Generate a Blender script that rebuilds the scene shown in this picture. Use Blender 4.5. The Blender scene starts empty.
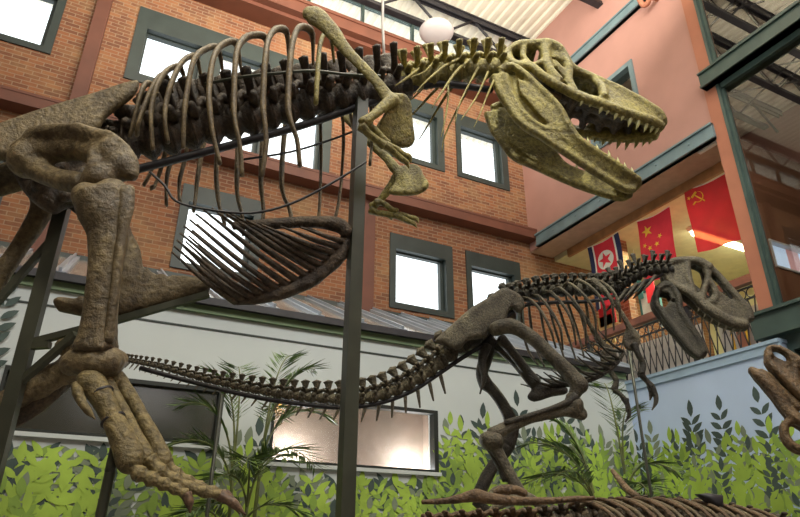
import bpy, bmesh, math, random
from mathutils import Vector, Matrix, noise
R = math.radians
random.seed(7)
SC = bpy.context.scene
COL = SC.collection

# ------------------------------------------------------------------ camera
F = 627.5; PITCH = R(24.94); ROLL = R(.281); AZ = R(62.93); H = 1.5
fw = Vector((math.cos(AZ)*math.cos(PITCH), math.sin(AZ)*math.cos(PITCH), math.sin(PITCH)))
rt0 = Vector((math.sin(AZ), -math.cos(AZ), 0)); up0 = rt0.cross(fw)
rt = rt0*math.cos(ROLL) + up0*math.sin(ROLL); up = -rt0*math.sin(ROLL) + up0*math.cos(ROLL)
O = Vector((0, 0, H))
cd = bpy.data.cameras.new('camera'); cd.sensor_width = 36; cd.lens = F/800*36; cd.clip_end = 200
cam = bpy.data.objects.new('camera', cd); COL.objects.link(cam)
m = Matrix((rt, up, -fw)).transposed().to_4x4(); m.translation = O
cam.matrix_world = m
SC.camera = cam

# ------------------------------------------------------------------ world, lights, exposure
w = bpy.data.worlds.new('world'); SC.world = w; w.use_nodes = True
w.node_tree.nodes['Background'].inputs[0].default_value = (.93, .97, 1, 1)
w.node_tree.nodes['Background'].inputs[1].default_value = 2.6
SC.view_settings.view_transform = 'Standard'; SC.view_settings.look = 'None'
SC.view_settings.exposure = 0; SC.view_settings.gamma = 1

def light(kind, name, loc, target, energy, color=(1, 1, 1), **kw):
    l = bpy.data.lights.new(name, kind); l.energy = energy; l.color = color
    for k, v in kw.items(): setattr(l, k, v)
    o = bpy.data.objects.new(name, l); COL.objects.link(o); o.location = loc
    o.rotation_euler = (Vector(target)-Vector(loc)).to_track_quat('-Z', 'Y').to_euler()
    return o
# soft fill added high over the viewer's side; the roof has no skylights
for i, x in enumerate((-2.6, 2.0, 6.2)):
    light('AREA', 'overhead_fill', (x, -2.6, 12.2), (x+.8, 5.5, 5.2), 370, (1, .96, .9), shape='RECTANGLE', size=2.8, size_y=3.4)
# fill on the metal deck, warm track spots under the roof aimed at the mounts, gallery lamps
light('AREA', 'deck_fill', (3.0, 4.8, 10.4), (3.0, 7.0, 14), 1050, (1, .93, .8), shape='RECTANGLE', size=7, size_y=4)  # unseen area light added to brighten the deck, no fixture hangs here
light('AREA', 'beyond_fill', (12.5, 3.6, 9.0), (12.5, 3.8, 13), 100, (1, .85, .66), shape='RECTANGLE', size=5, size_y=4)  # added so the deck beyond the glass shows up
light('SPOT', 'track_spot_head', (1.6, .6, 11.9), (3.3, 3.35, 5.3), 2300, (1, .93, .62), spot_size=R(30), spot_blend=.7, shadow_soft_size=.15)
light('SPOT', 'track_spot_body', (-.2, .9, 11.9), (.9, 4.0, 4.6), 900, (1, .9, .68), spot_size=R(40), spot_blend=.8, shadow_soft_size=.2)
light('SPOT', 'track_spot_leg', (-1.6, -.4, 8.5), (-.1, 3.7, 2.4), 420, (1, .9, .66), spot_size=R(36), spot_blend=.8, shadow_soft_size=.2)
light('AREA', 'mural_wash', (3.5, 3.2, 8.4), (4.2, 7.6, 2.4), 110, (.95, 1, .95), shape='RECTANGLE', size=6, size_y=.8)
light('AREA', 'gallery_lamps', (10.8, 7.2, 7.25), (10.8, 7.2, 4), 240, (.94, 1, .68), shape='RECTANGLE', size=3, size_y=2.4)
light('AREA', 'front_fill', (1.5, -5.7, 6.6), (1.5, 4, 4.5), 35, (1, .98, .95), shape='RECTANGLE', size=4, size_y=1.2)  # added fill before the front wall, where there is no window

# ------------------------------------------------------------------ pixel helpers (a pixel plus a plane gives a point of the place)
def ray(x, y): return fw + rt*((x-400)/F) - up*((y-258.5)/F)
def onX(x, y, X): d = ray(x, y); return O + d*(X/d.x)
def onY(x, y, Y): d = ray(x, y); return O + d*(Y/d.y)
def onZ(x, y, Z): d = ray(x, y); return O + d*((Z-H)/d.z)
class Plane:
    def __init__(s, p, ang):
        s.p = Vector((p[0], p[1], 0)); s.d = Vector((math.cos(ang), math.sin(ang), 0))
        s.n = Vector((-math.sin(ang), math.cos(ang), 0))
        if s.n.y < 0: s.n = -s.n
    def at(s, x, y, off=0):
        d = ray(x, y); t = (s.p + s.n*off - O).dot(s.n)/d.dot(s.n); return O + d*t
    def mir(s, v): return v - s.n*(2*(v - s.p).dot(s.n))
def depth(v): return (v-O).dot(fw)
def px(v, r): return r*depth(v)/F

# ------------------------------------------------------------------ materials
def nodes(name):
    m = bpy.data.materials.new(name); m.use_nodes = True
    nt = m.node_tree; return m, nt, nt.nodes['Principled BSDF']
def mat(name, col, rough=.6, metal=0, var=.15, scale=6, bump=0, spec=.5, dark=None, detail=5, coord='Object'):
    m, nt, b = nodes(name)
    tc = nt.nodes.new('ShaderNodeTexCoord'); n = nt.nodes.new('ShaderNodeTexNoise')
    n.inputs['Scale'].default_value = scale; n.inputs['Detail'].default_value = detail
    nt.links.new(tc.outputs[coord], n.inputs['Vector'])
    r = nt.nodes.new('ShaderNodeValToRGB'); e = r.color_ramp.elements
    d = dark or tuple(c*(1-var*2) for c in col); e[0].position = .35; e[1].position = .66
    e[0].color = (*d, 1); e[1].color = (*[min(1, c*(1+var)) for c in col], 1)
    nt.links.new(n.outputs['Fac'], r.inputs['Fac']); nt.links.new(r.outputs['Color'], b.inputs['Base Color'])
    b.inputs['Roughness'].default_value = rough; b.inputs['Metallic'].default_value = metal
    b.inputs['Specular IOR Level'].default_value = spec
    if bump:
        n2 = nt.nodes.new('ShaderNodeTexNoise'); n2.inputs['Scale'].default_value = scale*4; n2.inputs['Detail'].default_value = 6
        nt.links.new(tc.outputs[coord], n2.inputs['Vector'])
        bp = nt.nodes.new('ShaderNodeBump'); bp.inputs['Strength'].default_value = bump; bp.inputs['Distance'].default_value = .02
        nt.links.new(n2.outputs['Fac'], bp.inputs['Height']); nt.links.new(bp.outputs['Normal'], b.inputs['Normal'])
    return m
def bonemat(name, col, dark, scale=6, bump=.6, rough=.5):
    """cast bone: broad mottling, fine grain, dark specks in the pits"""
    m, nt, b = nodes(name); L = nt.links.new
    tc = nt.nodes.new('ShaderNodeTexCoord')
    def nz(sc, det, ro):
        n = nt.nodes.new('ShaderNodeTexNoise'); n.inputs['Scale'].default_value = sc; n.inputs['Detail'].default_value = det; n.inputs['Roughness'].default_value = ro
        L(tc.outputs['Object'], n.inputs['Vector']); return n
    def ramp(f, a, c, ca, cc):
        r = nt.nodes.new('ShaderNodeValToRGB'); e = r.color_ramp.elements; e[0].position = a; e[1].position = c; e[0].color = (*ca, 1); e[1].color = (*cc, 1); L(f, r.inputs['Fac']); return r
    n1 = nz(scale, 8, .68); n2 = nz(scale*7, 6, .6)
    r1 = ramp(n1.outputs['Fac'], .36, .64, dark, col); r2 = ramp(n2.outputs['Fac'], .36, .6, (.42, .40, .38), (1.15, 1.12, 1.05))
    mx = nt.nodes.new('ShaderNodeMix'); mx.data_type = 'RGBA'; mx.blend_type = 'MULTIPLY'; mx.inputs[0].default_value = .8
    L(r1.outputs['Color'], mx.inputs[6]); L(r2.outputs['Color'], mx.inputs[7]); L(mx.outputs[2], b.inputs['Base Color'])
    b.inputs['Roughness'].default_value = rough
    ad = nt.nodes.new('ShaderNodeMath'); ad.operation = 'ADD'; L(n1.outputs['Fac'], ad.inputs[0]); L(n2.outputs['Fac'], ad.inputs[1])
    bp = nt.nodes.new('ShaderNodeBump'); bp.inputs['Strength'].default_value = bump; bp.inputs['Distance'].default_value = .03
    L(ad.outputs[0], bp.inputs['Height']); L(bp.outputs['Normal'], b.inputs['Normal']); return m
def emit(name, col, s):
    m, nt, b = nodes(name); b.inputs['Base Color'].default_value = (*col, 1)
    b.inputs['Emission Color'].default_value = (*col, 1); b.inputs['Emission Strength'].default_value = s; return m
def glass(name, tint=(.95, .97, .97), refl=.08, rough=0.):
    m, nt, b = nodes(name); nt.nodes.remove(b); out = nt.nodes['Material Output']
    t = nt.nodes.new('ShaderNodeBsdfTransparent'); t.inputs[0].default_value = (*tint, 1)
    g = nt.nodes.new('ShaderNodeBsdfGlossy'); g.inputs['Roughness'].default_value = rough
    x = nt.nodes.new('ShaderNodeMixShader'); x.inputs[0].default_value = refl
    nt.links.new(t.outputs[0], x.inputs[1]); nt.links.new(g.outputs[0], x.inputs[2]); nt.links.new(x.outputs[0], out.inputs[0]); return m
def brick():
    m, nt, b = nodes('brick'); tc = nt.nodes.new('ShaderNodeTexCoord'); sp = nt.nodes.new('ShaderNodeSeparateXYZ'); cb = nt.nodes.new('ShaderNodeCombineXYZ')
    geo = nt.nodes.new('ShaderNodeNewGeometry')
    nt.links.new(geo.outputs['Position'], sp.inputs[0])
    ad = nt.nodes.new('ShaderNodeMath'); nt.links.new(sp.outputs['X'], ad.inputs[0]); nt.links.new(sp.outputs['Y'], ad.inputs[1])
    nt.links.new(ad.outputs[0], cb.inputs['X']); nt.links.new(sp.outputs['Z'], cb.inputs['Y'])
    bt = nt.nodes.new('ShaderNodeTexBrick'); nt.links.new(cb.outputs[0], bt.inputs['Vector'])
    bt.inputs['Scale'].default_value = 1; bt.inputs['Brick Width'].default_value = .23; bt.inputs['Row Height'].default_value = .076
    bt.inputs['Mortar Size'].default_value = .009; bt.inputs['Mortar Smooth'].default_value = .3; bt.inputs['Bias'].default_value = -.1
    bt.inputs['Color1'].default_value = (.275, .104, .042, 1); bt.inputs['Color2'].default_value = (.13, .047, .024, 1)
    bt.inputs['Mortar'].default_value = (.29, .19, .12, 1)
    n = nt.nodes.new('ShaderNodeTexNoise'); n.inputs['Scale'].default_value = .9; n.inputs['Detail'].default_value = 7; n.inputs['Roughness'].default_value = .7
    nt.links.new(cb.outputs[0], n.inputs['Vector'])
    r = nt.nodes.new('ShaderNodeValToRGB'); r.color_ramp.elements[0].position = .48; r.color_ramp.elements[1].position = .72
    nt.links.new(n.outputs['Fac'], r.inputs['Fac'])
    mx = nt.nodes.new('ShaderNodeMix'); mx.data_type = 'RGBA'; mx.inputs[7].default_value = (.42, .27, .12, 1)
    ml = nt.nodes.new('ShaderNodeMath'); ml.operation = 'MULTIPLY'; ml.inputs[1].default_value = .5
    nt.links.new(r.outputs['Color'], ml.inputs[0]); nt.links.new(ml.outputs[0], mx.inputs[0]); nt.links.new(bt.outputs['Color'], mx.inputs[6])
    nt.links.new(mx.outputs[2], b.inputs['Base Color'])
    bp = nt.nodes.new('ShaderNodeBump'); bp.inputs['Strength'].default_value = .5; bp.inputs['Distance'].default_value = .01; bp.invert = True
    nt.links.new(bt.outputs['Fac'], bp.inputs['Height']); nt.links.new(bp.outputs['Normal'], b.inputs['Normal'])
    b.inputs['Roughness'].default_value = .85; return m
M = dict(
    brick=brick(),
    pink=mat('pink_plaster', (.46, .245, .20), .75, var=.04, scale=1.2),
    orange=mat('salmon_paint', (.43, .165, .095), .7, var=.05, scale=2),
    rust=mat('rust_paint', (.145, .048, .026), .6, var=.08, scale=2),
    steelblue=mat('blue_green_steel_paint', (.165, .24, .26), .45, var=.08, scale=3),
    dgreen=mat('dark_green_paint', (.055, .09, .078), .45, var=.1, scale=3),
    frame=mat('window_frame_paint', (.03, .042, .037), .5, var=.1, scale=3),
    darkframe=mat('black_frame_paint', (.02, .024, .02), .45, var=.1, scale=3),
    seam=mat('sky_glint_seam', (.46, .52, .60), .3, metal=.35, var=.05, scale=2),  # broad seams painted lighter blue to carry their sky reflection
    fascia=mat('fascia_green', (.16, .23, .12), .6, var=.08, scale=2),
    pale=mat('pale_mural_paint', (.56, .61, .60), .7, var=.03, scale=.7),
    blue=mat('cool_daylight_mural_paint', (.49, .62, .84), .7, var=.04, scale=.7),  # wall paint tinted bluer to carry cool daylight on the right side
    bluetrim=mat('blue_ledge_paint', (.33, .45, .58), .55, var=.03),
    deck=mat('cream_metal_deck', (.84, .79, .66), .5, var=.05, scale=1),
    black=mat('dark_steel', (.022, .02, .024), .5, var=.2, scale=4),
    post=mat('olive_steel_post', (.05, .054, .036), .38, var=.12, scale=4, metal=.1),
    roof=mat('galvanized_roof', (.46, .43, .39), .25, metal=.5, var=.1, scale=1.5),
    soffit=mat('tan_soffit', (.44, .31, .22), .8, var=.05),
    wood=mat('oak_trim', (.40, .20, .08), .6, var=.15, scale=4),
    yellow=mat('yellow_plaster', (.68, .66, .40), .8, var=.04),
    railwood=mat('red_wood_rail', (.24, .085, .05), .45, var=.15, scale=5),
    screen=mat('grey_screen', (.62, .58, .54), .8, var=.05),
    concrete=mat('concrete', (.22, .2, .18), .7, var=.1, scale=1),
    white=mat('white_paint', (.75, .75, .72), .6, var=.03),
    plain=mat('beige_wall', (.20, .16, .125), .8, var=.04),
    olive=bonemat('olive_cast_bone', (.36, .315, .085), (.17, .14, .04), 5),
    tan=bonemat('tan_cast_bone', (.23, .18, .095), (.085, .062, .034), 4),
    legol=bonemat('leg_cast_bone', (.27, .215, .095), (.11, .085, .035), 5),
    ribm=bonemat('rib_cast_bone', (.24, .185, .10), (.10, .075, .045), 8, .3),
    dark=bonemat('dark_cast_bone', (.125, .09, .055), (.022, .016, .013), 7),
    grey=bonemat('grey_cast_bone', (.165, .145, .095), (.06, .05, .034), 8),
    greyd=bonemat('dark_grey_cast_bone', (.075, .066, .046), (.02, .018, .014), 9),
    brown=bonemat('brown_cast_bone', (.21, .13, .062), (.07, .04, .02), 7),
    claw=bonemat('brown_claw', (.20, .125, .075), (.09, .055, .035), 7, .3),
    tooth=mat('tooth_enamel', (.42, .40, .17), .35, var=.1),
    tooth2=mat('grey_tooth', (.20, .175, .12), .35, var=.1),
    rock=mat('rock_base', (.16, .13, .10), .9, var=.25, scale=3, bump=.6),
    limeL=mat('lime_leaf_paint', (.36, .53, .07), .7, var=.15, scale=1.5),
    limeD=mat('deep_lime_leaf_paint', (.235, .37, .06), .7, var=.12, scale=1.5),
    greyleaf=mat('sage_leaf_paint', (.20, .245, .17), .7, var=.12, scale=1.5),
    darkleaf=mat('dark_leaf_paint', (.055, .085, .075), .7, var=.12, scale=1.5),
    palm=mat('palm_leaf', (.13, .22, .06), .45, var=.3, scale=8),
    palmst=mat('palm_stem', (.16, .19, .06), .5, var=.2, scale=8),
    red=mat('red_flag_cloth', (.72, .03, .05), .8, var=.06, scale=3),
    gold=mat('gold_cloth_print', (.85, .50, .04), .8, var=.03),
    navy=mat('navy_cloth_print', (.02, .03, .09), .8, var=.03),
    cwhite=mat('white_cloth_print', (.75, .72, .62), .8, var=.03),
    teal=mat('teal_print', (.05, .16, .16), .7, var=.05),
    cream=mat('cream_print', (.70, .58, .30), .7, var=.05),
    brownwall=mat('brown_partition', (.22, .095, .045), .7, var=.08, scale=1.5),
    tube=emit('fluorescent_glow', (1, .9, .62), 12),
    litwin=emit('lit_window', (.62, .78, 1), .8), litpink=emit('lit_pink', (.8, .45, .45), .45),
    niche=mat('brown_niche_paint', (.22, .165, .125), .8, var=.05),
    litwin2=emit('bright_window', (.9, .95, 1), 2.2),
    glass=glass('clear_glass'), glassd=glass('display_glass', (.9, .9, .88), .10, .12), glassr=glass('lobby_glass', (.80, .80, .78), .05),
    cable=mat('pale_cable', (.62, .58, .55), .4, var=.05),
)
def darkglass():
    m, nt, b = nodes('dark_display_glass'); b.inputs['Base Color'].default_value = (.022, .024, .014, 1)
    b.inputs['Roughness'].default_value = .22; b.inputs['Specular IOR Level'].default_value = 1.0; b.inputs['IOR'].default_value = 1.9; return m
M['dglass'] = darkglass()
def lampmat():
    m, nt, b = nodes('frosted_lamp_dome'); b.inputs['Base Color'].default_value = (.46, .41, .40, 1); b.inputs['Roughness'].default_value = .3
    b.inputs['Emission Color'].default_value = (1, .95, .9, 1); b.inputs['Emission Strength'].default_value = .08; return m
M['dome'] = lampmat()

# ------------------------------------------------------------------ object helpers
WL = {}
def link(o, loc, parent=None, kind=None):
    COL.objects.link(o)
    if parent is not None:
        o.parent = parent; o.location = Vector(loc) - WL[parent.name]
    else: o.location = loc
    WL[o.name] = Vector(loc)
    if kind: o['kind'] = kind
    return o
def obj(name, bm, material, parent=None, kind=None, smooth=True, remesh=0, base=False, smit=4):
    bmesh.ops.recalc_face_normals(bm, faces=bm.faces)
    vs = [v.co for v in bm.verts]
    lo = Vector([min(v[i] for v in vs) for i in range(3)]); hi = Vector([max(v[i] for v in vs) for i in range(3)])
    c = (lo+hi)/2
    if base: c.z = lo.z
    for v in bm.verts: v.co -= c
    me = bpy.data.meshes.new(name); bm.to_mesh(me); bm.free()
    for mm in (material if isinstance(material, (list, tuple)) else [material]): me.materials.append(mm)
    if smooth:
        for p in me.polygons: p.use_smooth = True
    o = bpy.data.objects.new(name, me); link(o, c, parent, kind)
    if remesh:
        r = o.modifiers.new('remesh', 'REMESH'); r.mode = 'VOXEL'; r.voxel_size = remesh; r.use_smooth_shade = True
        s = o.modifiers.new('smooth', 'SMOOTH'); s.iterations = smit; s.factor = .5
    return o
def thing(name, loc, label, cat, group=None):
    o = bpy.data.objects.new(name, None); o.empty_display_size = .2; link(o, loc); tag(o, label, cat, group); return o
def tag(o, label, cat, group=None):
    o['label'] = label; o['category'] = cat
    if group: o['group'] = group
    return o
def BM(): return bmesh.new()
def box(bm, a, b, mi=0):
    a, b = Vector(a), Vector(b)
    vs = [bm.verts.new((x, y, z)) for x in (a.x, b.x) for y in (a.y, b.y) for z in (a.z, b.z)]
    for q in ((0, 1, 3, 2), (4, 6, 7, 5), (0, 4, 5, 1), (2, 3, 7, 6), (0, 2, 6, 4), (1, 5, 7, 3)):
        bm.faces.new([vs[i] for i in q]).material_index = mi
def beam(bm, a, b, w, h, upv=(0, 0, 1), mi=0):
    a, b = Vector(a), Vector(b); t = (b-a).normalized(); u = Vector(upv); v = t.cross(u)
    if v.length < 1e-4: v = t.cross(Vector((1, 0, 0)))
    v.normalize(); u = v.cross(t).normalized()
    vs = [bm.verts.new(p + v*(sx*w/2) + u*(sz*h/2)) for p in (a, b) for sx, sz in ((-1, -1), (1, -1), (1, 1), (-1, 1))]
    for q in ((3, 2, 1, 0), (4, 5, 6, 7), (0, 1, 5, 4), (1, 2, 6, 5), (2, 3, 7, 6), (3, 0, 4, 7)):
        bm.faces.new([vs[i] for i in q]).material_index = mi
def crom(P, k):
    if len(P) < 3: 
        return [P[0].lerp(P[-1], i/k) for i in range(k+1)] if k > 1 else list(P)
    out = []
    for i in range(len(P)-1):
        p0 = P[i-1] if i else P[0]*2-P[1]; p1, p2 = P[i], P[i+1]; p3 = P[i+2] if i+2 < len(P) else P[-1]*2-P[-2]
        for j in range(k):
            t = j/k
            out.append(.5*((2*p1) + (p2-p0)*t + (2*p0-5*p1+4*p2-p3)*t*t + (3*p1-p0-3*p2+p3)*t**3))
    out.append(P[-1].copy()); return out
def tube(bm, P, rad, n=8, k=4, flat=None, ref=None, mi=0, rough=0.):
    """round bone through P; rad one number or one per point; flat=(a,b) squashes the section along / across ref"""
    P = [Vector(p) for p in P]
    if not isinstance(rad, (list, tuple)): rad = [rad]*len(P)
    X = crom(P, k); kk = (len(X)-1)/(len(P)-1)
    def rr(i):
        f = i/kk; a = min(int(f), len(P)-2); t = f-a; t = t*t*(3-2*t)
        return rad[a]*(1-t) + rad[a+1]*t
    rings = []; v = None; L = len(X)
    for i, p in enumerate(X):
        t = (X[min(i+1, L-1)] - X[max(i-1, 0)]).normalized()
        if ref is not None:
            u = Vector(ref) - t*Vector(ref).dot(t)
        else:
            u = (v if v is not None else (Vector((0, 0, 1)) if abs(t.z) < .9 else Vector((1, 0, 0))))
            u = u - t*u.dot(t)
        u.normalize(); v = u; s = t.cross(u)
        a, b = flat or (1, 1); r = rr(i)
        ring = []
        for j in range(n):
            q = 2*math.pi*j/n; rj = r
            if rough: rj = r*(1 + rough*noise.noise((p*9) + Vector((math.cos(q)*2, math.sin(q)*2, i*.3))))
            ring.append(bm.verts.new(p + u*(math.cos(q)*rj*a) + s*(math.sin(q)*rj*b)))
        rings.append(ring)
    for A, B in zip(rings, rings[1:]):
        for j in range(n):
            bm.faces.new((A[j], A[(j+1) % n], B[(j+1) % n], B[j])).material_index = mi
    for ring, i, d in ((rings[0], 0, -1), (rings[-1], -1, 1)):
        t = (X[1]-X[0] if i == 0 else X[-1]-X[-2]).normalized()
        c = bm.verts.new(X[i] + t*(d*rr(0 if i == 0 else L-1)*.45))
        for j in range(n): bm.faces.new((ring[j], ring[(j+1) % n], c)).material_index = mi
def blob(bm, c, r, sub=2, rot=None):
    r = (r, r, r) if not isinstance(r, (list, tuple)) else r
    mt = Matrix.Translation(c) @ (rot.to_4x4() if rot else Matrix()) @ Matrix.Diagonal((*r, 1))
    bmesh.ops.create_icosphere(bm, subdivisions=sub, radius=1, matrix=mt)
def plate(bm, pts, nrm, th, k=4, smooth=True):
    """solid of outline pts (3D, about planar), half thickness th, with a rounded rim"""
    P = [Vector(p) for p in pts]; nrm = Vector(nrm).normalized()
    if smooth:
        Q = []; n = len(P)
        for i in range(n):
            p0, p1, p2, p3 = P[i-1], P[i], P[(i+1) % n], P[(i+2) % n]
            for j in range(k):
                t = j/k; Q.append(.5*((2*p1) + (p2-p0)*t + (2*p0-5*p1+4*p2-p3)*t*t + (3*p1-p0-3*p2+p3)*t**3))
        P = Q
    n = len(P); ar = Vector()
    for i in range(n): ar += P[i].cross(P[(i+1) % n])
    s = 1 if ar.dot(nrm) > 0 else -1
    inn = []
    for i in range(n):
        t = (P[(i+1) % n]-P[i-1]).normalized(); inn.append(nrm.cross(t)*s)
    def ring(a, b): return [bm.verts.new(P[i] + inn[i]*a + nrm*b) for i in range(n)]
    rs = [ring(th*.8, -th), ring(th*.2, -th*.65), ring(0, 0), ring(th*.2, th*.65), ring(th*.8, th)]
    for A, B in zip(rs, rs[1:]):
        for i in range(n): bm.faces.new((A[i], A[(i+1) % n], B[(i+1) % n], B[i]))
    for r_ in (rs[0], rs[-1]):
        f = bm.faces.new(r_); bmesh.ops.triangulate(bm, faces=[f])
def wallbox(bm, axis, c0, c1, u0, u1, z0, z1, holes):
    """wall slab between c0 and c1 on its axis with rectangular openings (u0,u1,z0,z1)"""
    us = sorted({u0, u1, *[h[0] for h in holes], *[h[1] for h in holes]}); zs = sorted({z0, z1, *[h[2] for h in holes], *[h[3] for h in holes]})
    us = [u for u in us if u0 <= u <= u1]; zs = [z for z in zs if z0 <= z <= z1]
    for a, b in zip(us, us[1:]):
        run = None
        for c, d in zip(zs, zs[1:]):
            hole = any(h[0] <= (a+b)/2 <= h[1] and h[2] <= (c+d)/2 <= h[3] for h in holes)
            if hole:
                if run: _wb(bm, axis, c0, c1, a, b, *run); run = None
            else: run = (run[0], d) if run else (c, d)
        if run: _wb(bm, axis, c0, c1, a, b, *run)
def _wb(bm, axis, c0, c1, a, b, z0, z1):
    if axis == 'Y': box(bm, (a, c0, z0), (b, c1, z1))
    else: box(bm, (c0, a, z0), (c1, b, z1))

# ------------------------------------------------------------------ the setting
YB, XR, ZT = 10.0, 8.4, 13.1
b = BM(); box(b, (-5, -6.2, -.2), (17, 10.3, 0)); obj('floor', b, M['concrete'], kind='structure', smooth=False)
wins = [(-3.3, -1.56, 9.08, 10.75), (-.4, 1.0, 9.05, 10.75), (1.0, 3.52, 8.05, 10.75), (4.78, 6.2, 9.05, 10.78), (6.53, 7.95, 9.05, 10.78),
        (-3.2, -1.6, 5.66, 7.24), (.90, 2.33, 5.66, 7.24), (4.88, 6.32, 5.66, 7.24), (6.65, 8.05, 5.66, 7.24)]
b = BM(); wallbox(b, 'Y', YB, YB+.4, -5.3, 14, 0, 12.2, wins); obj('wall_back', b, M['brick'], kind='structure', smooth=False)
gl = {0: [(-3.1, -1.69, 9.2, 10.35)], 1: [(-.2, .8, 9.23, 10.28)], 2: [(1.18, 2.08, 8.1, 10.35), (2.28, 3.32, 8.1, 10.38)]}
for i, (x0, x1, z0, z1) in enumerate(wins):
    g = gl.get(i) or [(x0+.13, x1-.17, z0+.12, z1-.33)]
    b = BM(); wallbox(b, 'Y', YB-.03, YB+.10, x0, x1, z0, z1, g)
    for (a, c, e, f) in g:      # inner sash
        wallbox(b, 'Y', YB+.1, YB+.2, a-.06, c+.06, e-.06, f+.06, [(a+.03, c-.07, e+.03, f-.03)])
        box(b, (c-.045, YB+.14, e), (c-.03, YB+.17, f))
    o = obj('window_%d' % (i+1), b, M['frame'], kind='structure', smooth=False)
    b = BM()
    for (a, c, e, f) in g: box(b, (a-.03, YB+.22, e-.03), (c+.03, YB+.226, f+.03))
    obj('glass_pane', b, M['glass'], o, smooth=False)
# brick sills and lintel soldier courses are part of the brick; rust painted steel bands on the brick
b = BM(); box(b, (-5, 9.7, 7.79), (XR-.01, YB, 8.0)); box(b, (-5, 9.69, 7.98), (XR-.01, YB, 8.03)); obj('trim_1', b, M['rust'], kind='structure', smooth=False)
b = BM(); box(b, (-5, 9.39, 11.45), (XR-.01, YB, 11.72)); box(b, (-5, 9.36, 11.72), (XR-.01, YB, 11.80)); box(b, (-5, 9.55, 11.36), (XR-.01, YB, 11.45)); obj('trim_2', b, M['rust'], kind='structure', smooth=False)
for i, (x, z0, z1) in enumerate(((-.98, 8.03, 11.36), (4.39, 5.45, 7.79), (-.98, 5.3, 7.79))):
    b = BM(); box(b, (x-.115, YB-.12, z0), (x+.115, YB, z1)); obj('trim_%d' % (3+i), b, M['rust'], kind='structure', smooth=False)
# clerestory above the top band
b = BM(); wallbox(b, 'Y', YB+.05, YB+.15, -5, XR, 11.8, ZT, [(x+.03, x+1.28, 11.86, ZT-.02) for x in [-5+1.31*k-.02 for k in range(10)]]); o = obj('window_10', b, M['dgreen'], kind='structure', smooth=False)
b = BM(); box(b, (-5, YB+.09, 11.85), (XR, YB+.096, ZT-.03)); obj('glass_pane', b, M['glass'], o, smooth=False)
# corrugated deck over hall, eave and the space beyond
b = BM(); pr = []; x = -5.3
while x < 17:
    pr += [(x, 0), (x+.09, 0), (x+.12, .05), (x+.19, .05)]; x += .22
lo = [[b.verts.new((x, y, ZT+z)) for x, z in pr] for y in (-6.3, 13.5)]; hi = [[b.verts.new((x, y, ZT+.12)) for x, z in (pr[0], pr[-1])] for y in (-6.3, 13.5)]
for i in range(len(pr)-1): b.faces.new((lo[0][i], lo[0][i+1], lo[1][i+1], lo[1][i]))
b.faces.new((hi[0][0], hi[0][1], hi[1][1], hi[1][0]))
obj('ceiling', b, M['deck'], kind='structure', smooth=False)
# pink wall over the gallery, with its small lobby window
pw = (6.43, 7.76, 8.86, 10.3)
b = BM(); wallbox(b, 'X', XR, XR+.25, 5.12, YB, 7.6, ZT, [pw]); obj('wall_right', b, M['pink'], kind='structure', smooth=False)
b = BM(); wallbox(b, 'X', XR-.03, XR+.28, *pw, [(pw[0]+.1, pw[1]-.1, pw[2]+.1, pw[3]-.1)]); o = obj('window_11', b, M['steelblue'], kind='structure', smooth=False)
b = BM(); box(b, (XR+.1, pw[0]+.08, pw[2]+.08), (XR+.106, pw[1]-.08, pw[3]-.08)); obj('glass_pane', b, M['glassr'], o, smooth=False)
# salmon column at the end of the pink wall and green window frames to its right
b = BM(); box(b, (XR-.03, 4.93, 0), (XR+.25, 5.15, ZT)); obj('trim_6', b, M['orange'], kind='structure', smooth=False)
b = BM()
for y0, y1, x0 in ((4.88, 4.93, XR-.04), (4.84, 4.885, XR+.01)): box(b, (x0, y0, 4.5), (XR+.08, y1, ZT))
box(b, (XR-.02, 1.5, 8.40), (XR+.2, 4.86, 8.52)); box(b, (XR-.02, 1.5, 4.52), (XR+.2, 4.86, 4.60)); box(b, (XR-.02, 1.5, 4.5), (XR+.2, 1.62, ZT)); box(b, (XR-.02, 1.5, 8.9), (XR+.2, 4.8, 8.98))
o = obj('window_12', b, M['dgreen'], kind='structure', smooth=False)
b = BM(); box(b, (XR+.05, 1.6, 8.95), (XR+.056, 4.86, ZT)); box(b, (XR+.05, 1.6, 4.55), (XR+.056, 4.86, 8.45)); obj('glass_pane', b, M['glassr'], o, smooth=False)
def ibeam(name, x0, x1, y0, y1, z0, z1, m_):
    b = BM(); box(b, (x0, y0, z1-.035), (x1, y1, z1)); box(b, (x0, y0, z0), (x1, y1, z0+.035)); box(b, (x0+.035, y0, z0), (x1, y1, z1)); obj(name, b, m_, kind='structure', smooth=False)
ibeam('trim_7', XR-.2, XR, 1.5, 5.1, 8.50, 8.80, M['dgreen'])
ibeam('trim_8', XR-.12, XR, 5.13, YB-.33, 7.57, 7.86, M['steelblue'])
b = BM()
for k in range(6): blob(b, Vector((XR-.088, 5.6+k*.7, 7.72)), (.012, .022, .022), 1)
ibeam('trim_9', XR-.12, XR, 5.13, 8.3, 11.27, 11.52, M['steelblue'])
for v in b.verts: pass
obj('trim_10', b, M['steelblue'], kind='structure')
b = BM(); box(b, (XR-.22, 1.5, 4.16), (XR+.2, 5.2, 4.48)); box(b, (XR-.27, 1.5, 4.48), (XR+.2, 5.22, 4.525)); obj('trim_11', b, M['dgreen'], kind='structure', smooth=False)
b = BM(); wallbox(b, 'X', XR-.05, XR+.2, 1.5, 4.95, 0, 4.16, [(1.7, 4.3, 1.0, 3.95), (4.4, 4.8, 1.0, 3.95)]); o = obj('window_13', b, M['dgreen'], kind='structure', smooth=False)
b = BM(); box(b, (XR+.05, 1.7, 1), (XR+.06, 4.8, 3.95)); obj('glass_pane', b, M['dglass'], o, smooth=False)
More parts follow.
